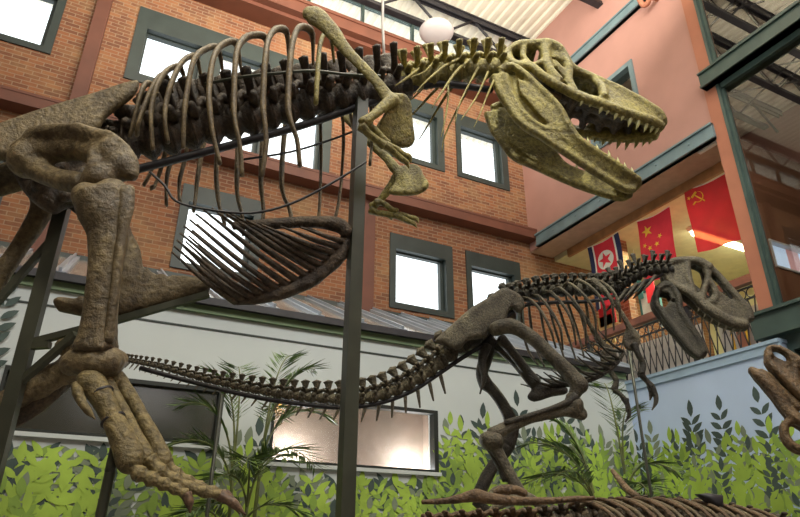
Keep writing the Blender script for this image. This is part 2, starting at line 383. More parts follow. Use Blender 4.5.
SIDEW = (-2.2, -.2, 3.2, 4.2)
b = BM(); wallbox(b, 'X', XR, XR+.25, -6, 1.5, 0, ZT, [SIDEW]); obj('wall_side', b, M['pink'], kind='structure', smooth=False)
# lower mural walls; the painted plants are part of the wall meshes
YM, XM = 7.6, 8.2
mw = [(-2.9, -1.75, 2.55, 3.2), (-.72, 1.49, 2.60, 3.2), (2.16, 4.42, 2.46, 3.22)]
WM = [M['pale'], M['darkleaf'], M['greyleaf'], M['limeD'], M['limeL']]
def leaf(b, P, base, ang, ln, wd, off, mi):
    d = (math.cos(ang), math.sin(ang)); pts = []
    for t, s in ((0, 0), (.25, .8), (.5, 1), (.78, .62), (1, 0), (.78, -.62), (.5, -1), (.25, -.8)):
        pts.append(b.verts.new(P(base[0]+d[0]*ln*t-d[1]*wd*s*.5, base[1]+d[1]*ln*t+d[0]*wd*s*.5, off)))
    b.faces.new(pts).material_index = mi
def spray(b, P, x, z, h, lean, nl, ln, wd, off, mi, skip):
    for k in range(nl+1):
        t = .12 + .88*k/nl; cx, cz = x+lean*h*t*t, z+h*t; s = (1-.28*t)
        if skip(cx, cz): continue
        if k == nl: leaf(b, P, (cx, cz), R(90)-lean*.8, ln*.85*s*1.5, wd*s*1.4, off, mi)
        else:
            for sd in (-1, 1): leaf(b, P, (cx, cz), R(90)-lean*.8-sd*R(random.uniform(40, 62)), ln*s, wd*s, off+.0004*(sd > 0), mi)
def mural(b, P, u0, u1, top, skip=lambda a, c: False):
    off = .002
    def row(step, z0, z1, hh, ln, wd, mi, nl, lean=.3):
        nonlocal off
        u = u0
        while u < u1:
            x = u + random.uniform(-.5, .5)*step
            z = top(x) + random.uniform(z0, z1); h = hh*random.uniform(.8, 1.2)
            if u0+.1 < x < u1-.1: spray(b, P, x, z-h, h, random.uniform(-lean, lean), nl, ln*random.uniform(.85, 1.15), wd, off, random.choice(mi), skip)
            off += .00007; u += step
    row(.62, .36, .66, .78, .27, .105, [1], 5, .15)
    row(.70, .10, .48, .75, .26, .105, [2], 5)
    row(.55, .0, .3, .8, .25, .10, [1, 2], 5)
    for k in range(5):
        row(.44, .10-.22*k, .32-.22*k, .72, .25, .088, [4, 4, 3, 4, 4] if k < 4 else [4, 3, 4], 5)
        row(.62, .0-.22*k, .2-.22*k, .5, .2, .085, [1, 2], 4)
        row(.80, .02-.22*k, .26-.22*k, .66, .25, .095, [4, 3, 4], 5)
    row(.36, -.9, -.5, .6, .24, .095, [4, 3], 5)
b = BM(); wallbox(b, 'Y', YM, YM+.15, -5, XM+.15, 0, 4.13, mw)
def topY(x): return 2.38 if x < 1.9 else (2.28 if x < 4.5 else 2.82)
mural(b, lambda a, c, o: (a, YM-o, c), -3.5, XM, topY, lambda a, c: any(q[0]-.12 < a < q[1]+.12 and c > q[2]-.22 and c < q[3]+.25 for q in mw))
for dx, zz, h_ in ((-.93, 3.05, .95), (-1.15, 2.6, 1.2)): spray(b, lambda a, c, o: (a, YM-o, c), dx, zz, h_, .05, 6, .24, .10, .03, 1, lambda a, c: False)
obj('wall_left_mural', b, WM, kind='structure', smooth=False)
b = BM(); wallbox(b, 'X', XM, XM+.15, 4.88, YM+.15, 0, 4.05, [])
mural(b, lambda a, c, o: (XM-o, a, c), 4.88, YM, lambda y: 2.72)
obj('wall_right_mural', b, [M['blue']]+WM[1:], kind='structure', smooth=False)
b = BM(); box(b, (XM-.05, 4.86, 4.05), (XR+.05, YM, 4.1)); box(b, (XM-.03, 4.86, 3.93), (XM+.02, YM, 4.05)); obj('trim_12', b, M['bluetrim'], kind='structure', smooth=False)
b = BM(); box(b, (-5, YM-.05, 4.13), (XM-.05, YM+.2, 4.24)); obj('trim_13', b, M['fascia'], kind='structure', smooth=False)
b = BM(); box(b, (-5, YM-.012, 3.935), (XM, YM+.01, 3.955)); obj('trim_14', b, M['frame'], kind='structure', smooth=False)
for i, (a, c, e, f) in enumerate(mw):
    b = BM(); wallbox(b, 'Y', YM-.03, YM+.1, a-.02, c+.05, e-.02, f+.035, [(a+.012, c-.012, e+.012, f-.012)]); o = obj('window_%d' % (14+i), b, M['darkframe'], kind='structure', smooth=False)
    b = BM(); box(b, (a-.1, YM-.05, e-.065), (c+.08, YM+.02, e-.02)); obj('window_sill', b, M['pale'], o, smooth=False)
    b = BM(); box(b, (a, YM+.05, e), (c, YM+.06, f)); obj('glass_pane', b, M['dglass'] if i < 2 else M['glassd'], o, smooth=False)
# lit niche behind the right display window
b = BM(); box(b, (2.0, 8.35, 2.2), (4.7, 8.4, 3.7)); box(b, (2.0, YM+.15, 3.62), (4.7, 8.4, 3.7)); box(b, (2.0, YM+.15, 2.2), (4.7, 8.4, 2.26)); box(b, (1.98, YM+.15, 2.2), (2.04, 8.4, 3.7)); box(b, (4.66, YM+.15, 2.2), (4.72, 8.4, 3.7))
obj('wall_niche', b, M['niche'], kind='structure', smooth=False)
for x, e_, c_, y, z in ((2.62, 85, (.92, .95, 1), 8.15, 2.55), (4.4, 80, (.9, .94, 1), 8.15, 2.52), (2.42, 3.0, (1, .65, .15), 8.28, 3.3)):
    l = bpy.data.lights.new('niche_lamp', 'POINT'); l.energy = e_; l.color = c_; l.shadow_soft_size = .05; lo_ = bpy.data.objects.new('niche_lamp', l); COL.objects.link(lo_); lo_.location = (x, y, z)
# front wall behind the camera with a low window, a side window farther right, and the left wall
q = (6.1, 8.1, 3.5, 4.75)
b = BM(); wallbox(b, 'Y', -6.3, -6.0, -5.3, XR+.25, 0, ZT, [q]); obj('wall_front', b, M['plain'], kind='structure', smooth=False)
b = BM(); wallbox(b, 'Y', -6.2, -6.05, *q, [(q[0]+.1, q[1]-.1, q[2]+.1, q[3]-.1)]); o = obj('window_17', b, M['frame'], kind='structure', smooth=False)
b = BM(); box(b, (q[0]+.05, -6.15, q[2]+.05), (q[1]-.05, -6.144, q[3]-.05)); obj('glass_pane', b, M['glass'], o, smooth=False)
b = BM(); wallbox(b, 'X', XR+.05, XR+.2, *SIDEW, [(SIDEW[0]+.08, SIDEW[1]-.08, SIDEW[2]+.08, SIDEW[3]-.08)]); o = obj('window_18', b, M['frame'], kind='structure', smooth=False)
b = BM(); box(b, (XR+.1, SIDEW[0]+.05, SIDEW[2]+.05), (XR+.106, SIDEW[1]-.05, SIDEW[3]-.05)); obj('lit_pane', b, M['litwin2'], o, smooth=False)
b = BM(); wallbox(b, 'X', -5.3, -5, -6.3, YB+.4, 0, ZT, []); obj('wall_left', b, M['plain'], kind='structure', smooth=False)
# gallery (balcony room)
b = BM(); box(b, (XR-.1, 5.0, 3.9), (14, YB, 4.05)); obj('floor_gallery', b, M['concrete'], kind='structure', smooth=False)
b = BM(); box(b, (XR+.02, 5.15, 7.58), (9.03, YB, 7.7)); obj('trim_15', b, M['soffit'], kind='structure', smooth=False)
b = BM(); box(b, (9.09, 5.1, 7.5), (14, YB, 7.66)); obj('ceiling_gallery', b, M['yellow'], kind='structure', smooth=False)
b = BM(); box(b, (9.02, 5.16, 7.40), (9.085, 9.5, 7.585)); obj('trim_16', b, M['wood'], kind='structure', smooth=False)
b = BM(); box(b, (14, 5.0, 4), (14.2, YB, 7.7)); obj('wall_gallery', b, M['yellow'], kind='structure', smooth=False)
pa = onY(768, 239, 4.96); pc = onY(776, 267, 4.96); wq = (pa.x, pa.x+1.35, pc.z, pa.z)
b = BM(); wallbox(b, 'Y', 4.96, 5.1, XR+.25, 14.2, 0, 7.55, [wq]); obj('wall_partition', b, M['brownwall'], kind='structure', smooth=False)
b = BM(); wallbox(b, 'Y', 4.94, 5.11, *wq, [(wq[0]+.03, wq[1]-.03, wq[2]+.03, wq[3]-.03)]); o = obj('window_20', b, M['white'], kind='structure', smooth=False)
b = BM(); box(b, (wq[0]+.02, 5.03, wq[2]), (wq[0]+.5, 5.06, wq[3])); obj('glass_pane', b, M['litwin'], o, smooth=False)  # glowing panels stand in for the lit room behind this window
b = BM(); box(b, (wq[0]+.5, 5.03, wq[2]), (wq[0]+.8, 5.06, wq[3])); obj('lit_panel', b, M['litpink'], o, smooth=False)
b = BM(); box(b, (wq[0]+.8, 5.03, wq[2]), (wq[1], 5.06, wq[3])); obj('lit_panel', b, M['litwin'], o, smooth=False)
# far side of the space beyond the glass
b = BM(); box(b, (16.6, -6, 0), (16.8, YB+.4, ZT)); obj('wall_beyond', b, M['pink'], kind='structure', smooth=False)
b = BM(); box(b, (XR+.25, -6.2, 0), (17, -6, ZT)); obj('wall_beyond_side', b, M['pink'], kind='structure', smooth=False)
b = BM(); box(b, (XR, YB+.4, 12.1), (17, YB+.5, ZT)); box(b, (14, YB, 0), (17, YB+.4, 12.2)); obj('wall_beyond_back', b, M['pink'], kind='structure', smooth=False)

# ------------------------------------------------------------------ metal lean-to roof
rf = thing('metal_roof', (2, YM, 4.25), 'grey standing seam metal roof sloping from the brick wall down to the mural wall', 'roof')
def rp(x, t, h=0): return Vector((x, YM-.08+(YB-YM+.08)*t, 4.25+1.22*t)) + Vector((0, -.45, .89))*h
b = BM()
for lo_, hi_ in ((0, .04),):
    vs = [b.verts.new(rp(x, t, h)) for h in (lo_, hi_) for x in (-5, XR) for t in (0, 1)]
    for q in ((0, 1, 3, 2), (4, 6, 7, 5), (0, 4, 5, 1), (2, 3, 7, 6), (0, 2, 6, 4), (1, 5, 7, 3)): b.faces.new([vs[i] for i in q])
obj('roof_sheet', b, M['roof'], rf, smooth=False)
x = -4.8
while x < XR-.1:
    b = BM(); beam(b, rp(x, 0, .06), rp(x, 1, .06), .13, .05, (0, -.45, .89)); beam(b, rp(x, 0, .1), rp(x, 1, .1), .03, .06, (0, -.45, .89)); obj('standing_seam', b, M['seam'], rf, smooth=False); x += .62
b = BM(); box(b, (-5, YM-.13, 4.22), (XM, YM-.06, 4.31)); obj('roof_edge', b, M['black'], rf, smooth=False)
b = BM(); box(b, (-5, YB-.06, 5.44), (XR, YB, 5.56)); obj('flashing', b, M['frame'], rf, smooth=False)

# ------------------------------------------------------------------ roof trusses
tl = {9.2: 'dark roof truss closest to the brick wall, behind the hanging lamp', 6.95: 'dark roof truss ending in a bracket above the upper blue beam',
      8.1: 'dark roof truss seen through the lower tall pane of lobby glass', 5.9: 'dark roof truss seen through the upper pane of lobby glass'}
for Y, lab in tl.items():
    t = thing('roof_truss', (max(2, x0), Y, 12.2), lab, 'truss', 'steel roof trusses')
    x1 = 16.5 if Y < 9 else XR; x0 = XR+.3 if Y == 8.1 else -5
    b = BM()
    for s in (-.05, .05): beam(b, (x0, Y+s, ZT-.1), (x1, Y+s, ZT-.1), .03, .16); 
    beam(b, (x0, Y, ZT-.03), (x1, Y, ZT-.03), .18, .04)
    obj('top_chord', b, M['black'], t, smooth=False)
    b = BM()
    for s in (-.05, .05): beam(b, (x0, Y+s, 12.25), (x1-.9, Y+s, 12.25), .03, .1)
    beam(b, (x0, Y, 12.21), (x1-.9, Y, 12.21), .16, .03); obj('bottom_chord', b, M['black'], t, smooth=False)
    x = x0+.6; k = 0
    while x < x1-1.2:
        b = BM(); tube(b, [(x, Y, 12.25), (x+.85, Y, ZT-.1)], .034, 6, 1); obj('web_rod', b, M['black'], t)
        b = BM(); tube(b, [(x+.85, Y, ZT-.1), (x+1.7, Y, 12.25)], .034, 6, 1); obj('web_rod', b, M['black'], t); x += 1.7
    if Y < 9:
        for x in (9.6, 11.2, 12.8, 14.4):
            for a_, c_ in ((ZT-.1, 12.25), (12.25, ZT-.1)):
                b = BM(); tube(b, [(x, Y, a_), (x+.25, Y-1.7, c_)], .028, 5, 1); obj('bridging_rod', b, M['black'], t)
    if Y == 6.95 or Y == 9.2:
        b = BM(); beam(b, (XR-1.0, Y, 12.25), (XR-.02, Y, ZT-.2), .05, .05); beam(b, (XR-.5, Y, ZT-.2), (XR-.02, Y, ZT-.2), .3, .05); obj('end_bracket', b, M['black'], t, smooth=False)

# ------------------------------------------------------------------ railing
rl = thing('balcony_railing', (XR, 7.5, 4.1), 'black iron railing with ring border and red wooden handrail along the gallery edge', 'railing')
b = BM(); box(b, (XR-.02, 5.16, 5.08), (XR+.10, YB-.02, 5.20)); obj('handrail', b, M['railwood'], rl, smooth=False)
b = BM()
for z in (5.03, 4.86, 4.14): beam(b, (XR+.04, 5.16, z), (XR+.04, YB-.02, z), .025, .025)
obj('rail_bar', b, M['black'], rl, smooth=False)
y = 5.24
b = BM(); bb = BM()
while y < YB-.1:
    P = [Vector((XR+.04, y+.075*math.cos(a*math.pi/6), 4.945+.075*math.sin(a*math.pi/6))) for a in range(13)]
    tube(b, P, .009, 5, 1)
    y += .16
obj('ring_border', b, M['black'], rl)
y = 5.2; k = 0
while y < YB-.14:
    for s in (0, 1):
        b = BM(); P = [(XR+.03+.02*s, y+(.0 if s else .13), 4.14), (XR+.03+.02*s, y+.065, 4.5), (XR+.03+.02*s, y+(.13 if s else 0), 4.86)]
        tube(b, P, .010, 5, 2); obj('baluster', b, M['black'], rl)
    y += .13
for y in (6.35, 8.6):
    b = BM(); box(b, (XR, y-.03, 4.05), (XR+.08, y+.03, 5.08)); obj('railing_post', b, M['black'], rl, smooth=False)
for i, (y0, y1, lab) in enumerate(((6.5, 8.45, 'long grey cloth screen hung behind the iron railing left of its post'), (5.2, 6.2, 'short grey cloth screen behind the iron railing beside the salmon column'))):
    b = BM(); box(b, (XR+.5, y0, 4.06), (XR+.53, y1, 4.92)); tag(obj('cloth_screen', b, M['screen'], smooth=False, base=True), lab, 'screen')
for y, m_, lab in ((5.62, 'gold', 'thin yellow upright display rod behind the railing, nearer the salmon column'), (5.86, 'gold', 'thin yellow upright display rod behind the railing, farther from the salmon column')):
    b = BM(); tube(b, [(XR+.3, y, 4.05), (XR+.3, y, 4.72)], .018, 6, 1); tag(obj('display_rod', b, M[m_], base=True), lab, 'rod', 'yellow display rods')
b = BM(); box(b, (XR+.35, 5.68, 4.05), (XR+.41, 5.82, 4.7)); tag(obj('notice_board', b, M['orange'], smooth=False, base=True), 'small orange notice board between two yellow rods behind the railing', 'panel')

# ------------------------------------------------------------------ flags
def star(b, P, c, r, rot=0, mi=0):
    vs = [b.verts.new(P(c[0]+(r if k % 2 == 0 else r*.382)*math.sin(rot+k*math.pi/5), c[1]+(r if k % 2 == 0 else r*.382)*math.cos(rot+k*math.pi/5))) for k in range(10)]
    cc = b.verts.new(P(*c))
    for k in range(10): b.faces.new((vs[k], vs[(k+1) % 10], cc))
FX = 9.055
def flag(TL, TR, length, label, bands, ph):
    """cloth hanging from a top edge; u along the edge, v downward, both in metres"""
    a = onX(*TL, FX); c = onX(*TR, FX); W = (c-a).length; e = (c-a).normalized()
    t = thing('hanging_flag', (a+c)/2 - Vector((0, 0, length)), label, 'flag', 'flags hung along the gallery edge')
    def P(u, v, o=0):
        f = v/length; s = .035*math.sin(u*9+ph+v*1.2)*f + .02*math.sin(v*5+ph)*f
        sag = .045*math.sin(math.pi*max(0, min(1, u/W)))*(1-f)
        return a + e*u + Vector((-o + s, .0, -v - sag)) + e*(.03*math.sin(v*2.2+ph))
    for nm, u0, u1, mt in bands:
        b = BM(); nu = max(2, int((u1-u0)*W/.05)); nv = 26; g = []
        for i in range(nu+1):
            g.append([(b.verts.new(P(W*(u0+(u1-u0)*i/nu), length*j/nv, .003)), b.verts.new(P(W*(u0+(u1-u0)*i/nu), length*j/nv, -.003))) for j in range(nv+1)])
        for i in range(nu):
            for j in range(nv):
                for s in (0, 1): b.faces.new((g[i][j][s], g[i+1][j][s], g[i+1][j+1][s], g[i][j+1][s]))
        obj(nm, b, mt, t)
    b = BM(); tube(b, [P(0, -.0), P(W/2, 0), P(W, 0)], .012, 6, 3); obj('hem_sleeve', b, M['cwhite'], t)
    return t, P, W
def cloth(col, name):
    m = M[col].copy(); m.name = name; nt = m.node_tree; bs = nt.nodes['Principled BSDF']; out = nt.nodes['Material Output']
    tr = nt.nodes.new('ShaderNodeBsdfTransparent'); tr.inputs[0].default_value = (1, .55, .35, 1)
    x = nt.nodes.new('ShaderNodeMixShader'); x.inputs[0].default_value = .3
    nt.links.new(bs.outputs[0], x.inputs[1]); nt.links.new(tr.outputs[0], x.inputs[2]); nt.links.new(x.outputs[0], out.inputs[0]); return m
sheer = cloth('red', 'thin_red_flag_cloth')
t, P, W = flag((587, 248), (617.5, 232), 1.42, 'red flag with navy and white edges and a red star in a white disc', [('navy_edge', 0, .14, M['navy']), ('white_edge', .14, .19, M['cwhite']), ('red_field', .19, .81, M['red']), ('white_edge', .81, .86, M['cwhite']), ('navy_edge', .86, 1, M['navy'])], .5)
b = BM(); c0 = (W*.5, .43); cv = b.verts.new(P(*c0, .008)); vs = [b.verts.new(P(c0[0]+.215*math.sin(k*math.pi/16), c0[1]+.215*math.cos(k*math.pi/16), .008)) for k in range(32)]
for k in range(32): b.faces.new((vs[k], vs[(k+1) % 32], cv))
obj('white_disc', b, M['cwhite'], t, smooth=False)
b = BM(); star(b, lambda u, v: P(u, v, .012), c0, .19, math.pi+.2); obj('red_star', b, M['red'], t, smooth=False)
t, P, W = flag((636, 222), (668, 207), 1.30, 'red flag with one large and four small yellow stars', [('red_field', 0, 1, M['red'])], 2.0)
b = BM(); star(b, lambda u, v: P(u, v, .008), (W*.27, .27), .135, math.pi+.3); obj('large_star', b, M['gold'], t, smooth=False)
for u, v in ((.17, .56), (.32, .64), (.52, .60), (.62, .46)):
    b = BM(); star(b, lambda a, c: P(a, c, .008), (W*u, v), .058, random.uniform(0, 6)); obj('small_star', b, M['gold'], t, smooth=False)
t, P, W = flag((685, 190), (728, 172), 1.27, 'plain red flag with a yellow hammer and sickle near its top edge, beside the column', [('red_field', 0, 1, sheer)], 4.0)
hx, hv = W*.28, .20
b = BM(); tube(b, [P(hx+.11*math.cos(q), hv+.11*math.sin(q), .006) for q in [R(d) for d in (-80, -40, 0, 40, 80, 120)]], [.004, .012, .018, .018, .014, .012], 6, 4, flat=(1, .4), ref=(1, 0, 0))
tube(b, [P(hx-.05, hv+.09, .006), P(hx-.1, hv+.14, .006)], .014, 6, 1); obj('sickle', b, M['gold'], t)
b = BM(); tube(b, [P(hx-.06, hv-.06, .008), P(hx+.12, hv+.12, .008)], .011, 6, 1); tube(b, [P(hx-.10, hv-.01, .008), P(hx-.01, hv-.10, .008)], .022, 6, 1); obj('hammer', b, M['gold'], t)
b = BM(); star(b, lambda u, v: P(u, v, .008), (W*.09, .19), .045, 0.3); star(b, lambda u, v: P(u, v, .009), (W*.09, .19), .02, 0.3); obj('star_outline', b, M['gold'], t, smooth=False)

# ------------------------------------------------------------------ gallery contents
fl = thing('fluorescent_fixture', (11.2, 7.38, 7.42), 'glowing fluorescent tube light on the yellow gallery ceiling', 'light')
b = BM(); box(b, (10.4, 7.3, 7.42), (12.6, 7.46, 7.5)); obj('fixture_body', b, M['white'], fl, smooth=False)
b = BM(); tube(b, [(10.45, 7.38, 7.36), (12.55, 7.38, 7.36)], .05, 8, 1); obj('tube_lamp', b, M['tube'], fl)
a = onZ(699, 153, 7.57); c = onZ(720, 141, 7.57); b = BM(); beam(b, (a.x, a.y, 7.565), (a.x, c.y, 7.565), .07, .03)
tag(obj('strip_light', b, M['white'], smooth=False), 'short white strip light under the soffit below the lower blue beam', 'light')
def panel(name, A, B, X, mats, label, cat, th=.03):
    a = onX(*A, X); c = onX(*B, X); y0, y1 = sorted((a.y, c.y)); z0, z1 = sorted((a.z, c.z))
    b = BM(); box(b, (X-th, y0, z0), (X, y1, z1)); o = obj(name, b, mats, smooth=False, base=True); tag(o, label, cat); return o
bl = thing('banner', onX(604, 333, 10.2), 'red banner with a cream lower end hanging low in the gallery, behind the ribs', 'banner')
for nm, A, B, mt in (('red_cloth', (598, 304), (617, 322), 'red'), ('cream_cloth', (596, 320), (616, 342), 'cream')):
    a = onX(*A, 10.2); c = onX(*B, 10.2); b = BM(); box(b, (10.18, min(a.y, c.y), min(a.z, c.z)), (10.2, max(a.y, c.y), max(a.z, c.z))); obj(nm, b, M[mt], bl, smooth=False)
    b = BM(); tube(b, [(10.19, (a.y+c.y)/2, max(a.z, c.z)), (10.19, (a.y+c.y)/2, 7.5)], .006, 5, 1); obj('hanging_cord', b, M['white'], bl)
bl = thing('banner', onX(648, 292, 10.2), 'red banner with a teal side strip hanging below the skeleton neck in the gallery', 'banner')
for nm, A, B, mt in (('teal_strip', (636, 277), (644, 298), 'teal'), ('red_cloth', (643, 271), (657, 300), 'red')):
    a = onX(*A, 10.2); c = onX(*B, 10.2); b = BM(); box(b, (10.18, min(a.y, c.y), min(a.z, c.z)), (10.2, max(a.y, c.y), max(a.z, c.z))); obj(nm, b, M[mt], bl, smooth=False)
    b = BM(); tube(b, [(10.19, (a.y+c.y)/2, max(a.z, c.z)), (10.19, (a.y+c.y)/2, 7.5)], .006, 5, 1); obj('hanging_cord', b, M['white'], bl)
pf = thing('picture_frame', onX(650, 305, 10.3), 'white framed notice standing behind the handrail below the skeleton neck', 'picture')
a = onX(641, 295, 10.3); c = onX(663, 318, 10.3)
b = BM(); box(b, (10.27, c.y, c.z), (10.3, a.y, a.z)); obj('notice_sheet', b, M['white'], pf, smooth=False)
b = BM(); wallbox(b, 'X', 10.25, 10.31, c.y-.04, a.y+.04, c.z-.04, a.z+.04, [(c.y, a.y, c.z, a.z)]); obj('frame', b, M['teal'], pf, smooth=False)
for y in (c.y+.05, a.y-.05):
    b = BM(); tube(b, [(10.28, y, 4.05), (10.28, y, c.z)], .02, 6, 1); obj('stand_leg', b, M['black'], pf)
gp = onX(625, 300, 9.6); b = BM(); box(b, (9.55, gp.y-.14, 4.05), (9.75, gp.y+.14, 7.5)); obj('trim_17', b, M['brick'], kind='structure', smooth=False)

# ------------------------------------------------------------------ lamp, cable, pipe
lp = thing('pendant_lamp', (5.42, 8.9, 12.2), 'round white dome lamp hanging under the roof truss', 'lamp')
b = BM(); prof = [(0.0, 11.70), (.14, 11.705), (.28, 11.73), (.37, 11.78), (.385, 11.83), (.35, 11.90), (.2, 11.98), (.08, 12.02), (.05, 12.2)]
rings = [[b.verts.new((5.42+max(r, .004)*math.cos(q*math.pi/12), 8.9+max(r, .004)*math.sin(q*math.pi/12), z)) for q in range(24)] for r, z in prof]
for A, B in zip(rings, rings[1:]):
    for j in range(24): b.faces.new((A[j], A[(j+1) % 24], B[(j+1) % 24], B[j]))
obj('dome', b, M['dome'], lp)
b = BM(); tube(b, [(5.42, 8.9, 12.18), (5.42, 9.1, 12.25)], .03, 6, 1); obj('stem', b, M['white'], lp)

# ------------------------------------------------------------------ large tyrannosaur skeleton
RX = Plane((-.28, 4.39), R(-15))
SHIFT = Vector()
def PT(pl, pts, mirror=False):
    """(x, y, offset, radius in pixels) -> points, radii"""
    V, r = [], []
    for q in pts:
        v = pl.at(q[0], q[1], q[2]); V.append(pl.mir(v)+SHIFT if mirror else v); r.append(px(v, q[3]) if len(q) > 3 else .03)
    return V, r
def bone(name, pl, pts, mt, parent, mirror=False, n=10, k=5, flat=None, ref=None, rough=.18, knobs=(), remesh=0):
    b = BM(); V, r = PT(pl, pts, mirror); tube(b, V, r, n, k, flat, ref, rough=rough)
    for q in knobs:
        v = pl.at(q[0], q[1], q[2]); rr = px(v, q[3]); blob(b, pl.mir(v)+SHIFT if mirror else v, rr)
    return obj(name, b, mt, parent, remesh=remesh or (.02 if knobs else 0))
def bplate(name, pl, pts, off, th, mt, parent, mirror=False, remesh=0):
    b = BM(); V = [pl.at(x, y, o[0] if (o := q_) else off) for (x, y, *q_) in [(*p, ) if len(p) > 2 else (*p, off) for p in pts]]
    if mirror: V = [pl.mir(v) for v in V]
    plate(b, V, pl.n, th); return obj(name, b, mt, parent, remesh=remesh)
def vertebra(name, pl, c, t, u, r, L, sh, sw, tp, mt, parent, lean=0, chev=0, knob=.0, rib=None):
    """spool centrum, neural arch and spine (height sh, length sw), transverse processes tp, chevron chev"""
    b = BM(); s = pl.n; c = Vector(c)
    tube(b, [c-t*L*.5, c-t*L*.25, c, c+t*L*.25, c+t*L*.5], [r*1.08, r*.86, r*.66, r*.86, r*1.08], 10, 3, rough=.12)
    if sh:
        a = c + u*r*.8; q = c + u*(r+sh) + t*lean
        tube(b, [a, a.lerp(q, .35), a.lerp(q, .75), q], [sw*.42, sw*.32, sw*.42+knob*.5, sw*.5+knob], 8, 3, flat=(1, .42 if knob == 0 else .6), ref=t)
        blob(b, c+u*r*1.1, (r*.75, r*.75, r*.75), 1)
    if tp:
        for sd in (-1, 1):
            a = c + u*r*1.05; q = a + s*(sd*tp) + u*(tp*.35) - t*(L*.25)
            tube(b, [a, a.lerp(q, .5), q], [r*.42, r*.26, r*.34], 7, 2, flat=(1, .55), ref=t)
        for sd in (-1, 1):
            for s2 in (-1, 1): tube(b, [c+u*r*1.1+s*(.3*r*s2), c+u*r*1.55+t*(sd*L*.62)+s*(.55*r*s2)], [r*.34, r*.22], 6, 2)
            tube(b, [c+u*r*.5+s*(sd*r*.6)-t*L*.2, c+u*r*.25+s*(sd*(r+tp*.45))-t*L*.3], [r*.34, r*.22], 6, 2)
    if chev:
        a = c - u*r*.9; q = c - u*(r+chev) - t*(chev*.45)
        tube(b, [a, a.lerp(q, .5), q], [sw*.30, sw*.24, sw*.12], 7, 2, flat=(1, .6), ref=t)
    return obj(name, b, mt, parent)
def along(pl, pts, n, off=0, pw=1):
    V = [pl.at(x, y, off) for x, y in pts]; X = crom(V, 12)
    d = [0]
    for a, c in zip(X, X[1:]): d.append(d[-1]+(c-a).length)
    out = []
    for i in range(n):
        s = d[-1]*(i/(n-1))**pw; j = max(k for k in range(len(d)) if d[k] <= s+1e-9); j = min(j, len(X)-2)
        p = X[j].lerp(X[j+1], (s-d[j])/(d[j+1]-d[j])); t = (X[min(j+2, len(X)-1)]-X[max(j-1, 0)]).normalized()
        u = (Vector((0, 0, 1)) - t*t.z).normalized(); out.append((p, t, u, s/d[-1]))
    return out, d[-1]

rex = thing('tyrannosaur_skeleton', (RX.p.x, RX.p.y, 0), 'huge olive brown tyrannosaur skeleton with gaping jaws striding across the hall, largest of the mounts', 'dinosaur skeleton')
DK, TN, OL, RB = M['dark'], M['tan'], M['olive'], M['ribm']
# spine
def rr_(f): return .15-.04*f
A, Ln = along(RX, [(138, 142), (180, 134), (250, 119), (330, 101), (400, 87)], 15)
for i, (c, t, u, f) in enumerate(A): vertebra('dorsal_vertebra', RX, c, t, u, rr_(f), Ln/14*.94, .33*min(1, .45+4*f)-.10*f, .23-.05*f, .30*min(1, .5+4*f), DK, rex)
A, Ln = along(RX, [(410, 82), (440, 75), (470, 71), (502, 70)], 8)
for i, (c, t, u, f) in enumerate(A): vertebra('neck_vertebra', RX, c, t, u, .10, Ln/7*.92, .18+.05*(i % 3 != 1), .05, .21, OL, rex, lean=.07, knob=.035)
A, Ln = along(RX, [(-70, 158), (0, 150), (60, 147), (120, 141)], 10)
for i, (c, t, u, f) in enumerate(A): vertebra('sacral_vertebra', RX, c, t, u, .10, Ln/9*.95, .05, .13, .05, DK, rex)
# neck ribs
for pts in ([(462, 58, -.08, 3), (445, 66, -.16, 2.5), (428, 80, -.2, 1.8), (414, 94, -.2, 1)], [(470, 60, -.08, 3), (456, 72, -.16, 2.5), (442, 92, -.22, 1.8), (432, 108, -.22, .9)],
            [(448, 84, -.1, 2), (448, 100, -.14, 1.6), (445, 120, -.16, 1.4), (441, 137, -.16, .7)], [(478, 68, -.1, 2), (466, 90, -.16, 1.6), (458, 108, -.2, 1.3), (455, 124, -.2, .7)],
            [(488, 72, -.1, 2), (478, 94, -.16, 1.6), (468, 110, -.2, 1.3), (461, 120, -.2, .7)], [(494, 80, -.1, 2), (487, 96, -.14, 1.6), (480, 114, -.18, 1.2), (474, 127, -.18, .7)],
            [(428, 62, -.08, 3.2), (415, 72, -.14, 2.6), (404, 80, -.18, 2), (395, 86, -.18, 1.2)], [(445, 50, -.06, 3), (436, 60, -.12, 2.4), (424, 72, -.16, 1.6), (410, 78, -.16, 1)]):
    pts = [(x, y, o, r*.62) for x, y, o, r in pts]
    bone('neck_rib', RX, pts, OL, rex, n=7)
    if pts[0][1] < 70: bone('neck_rib', RX, pts, OL, rex, mirror=True, n=7)
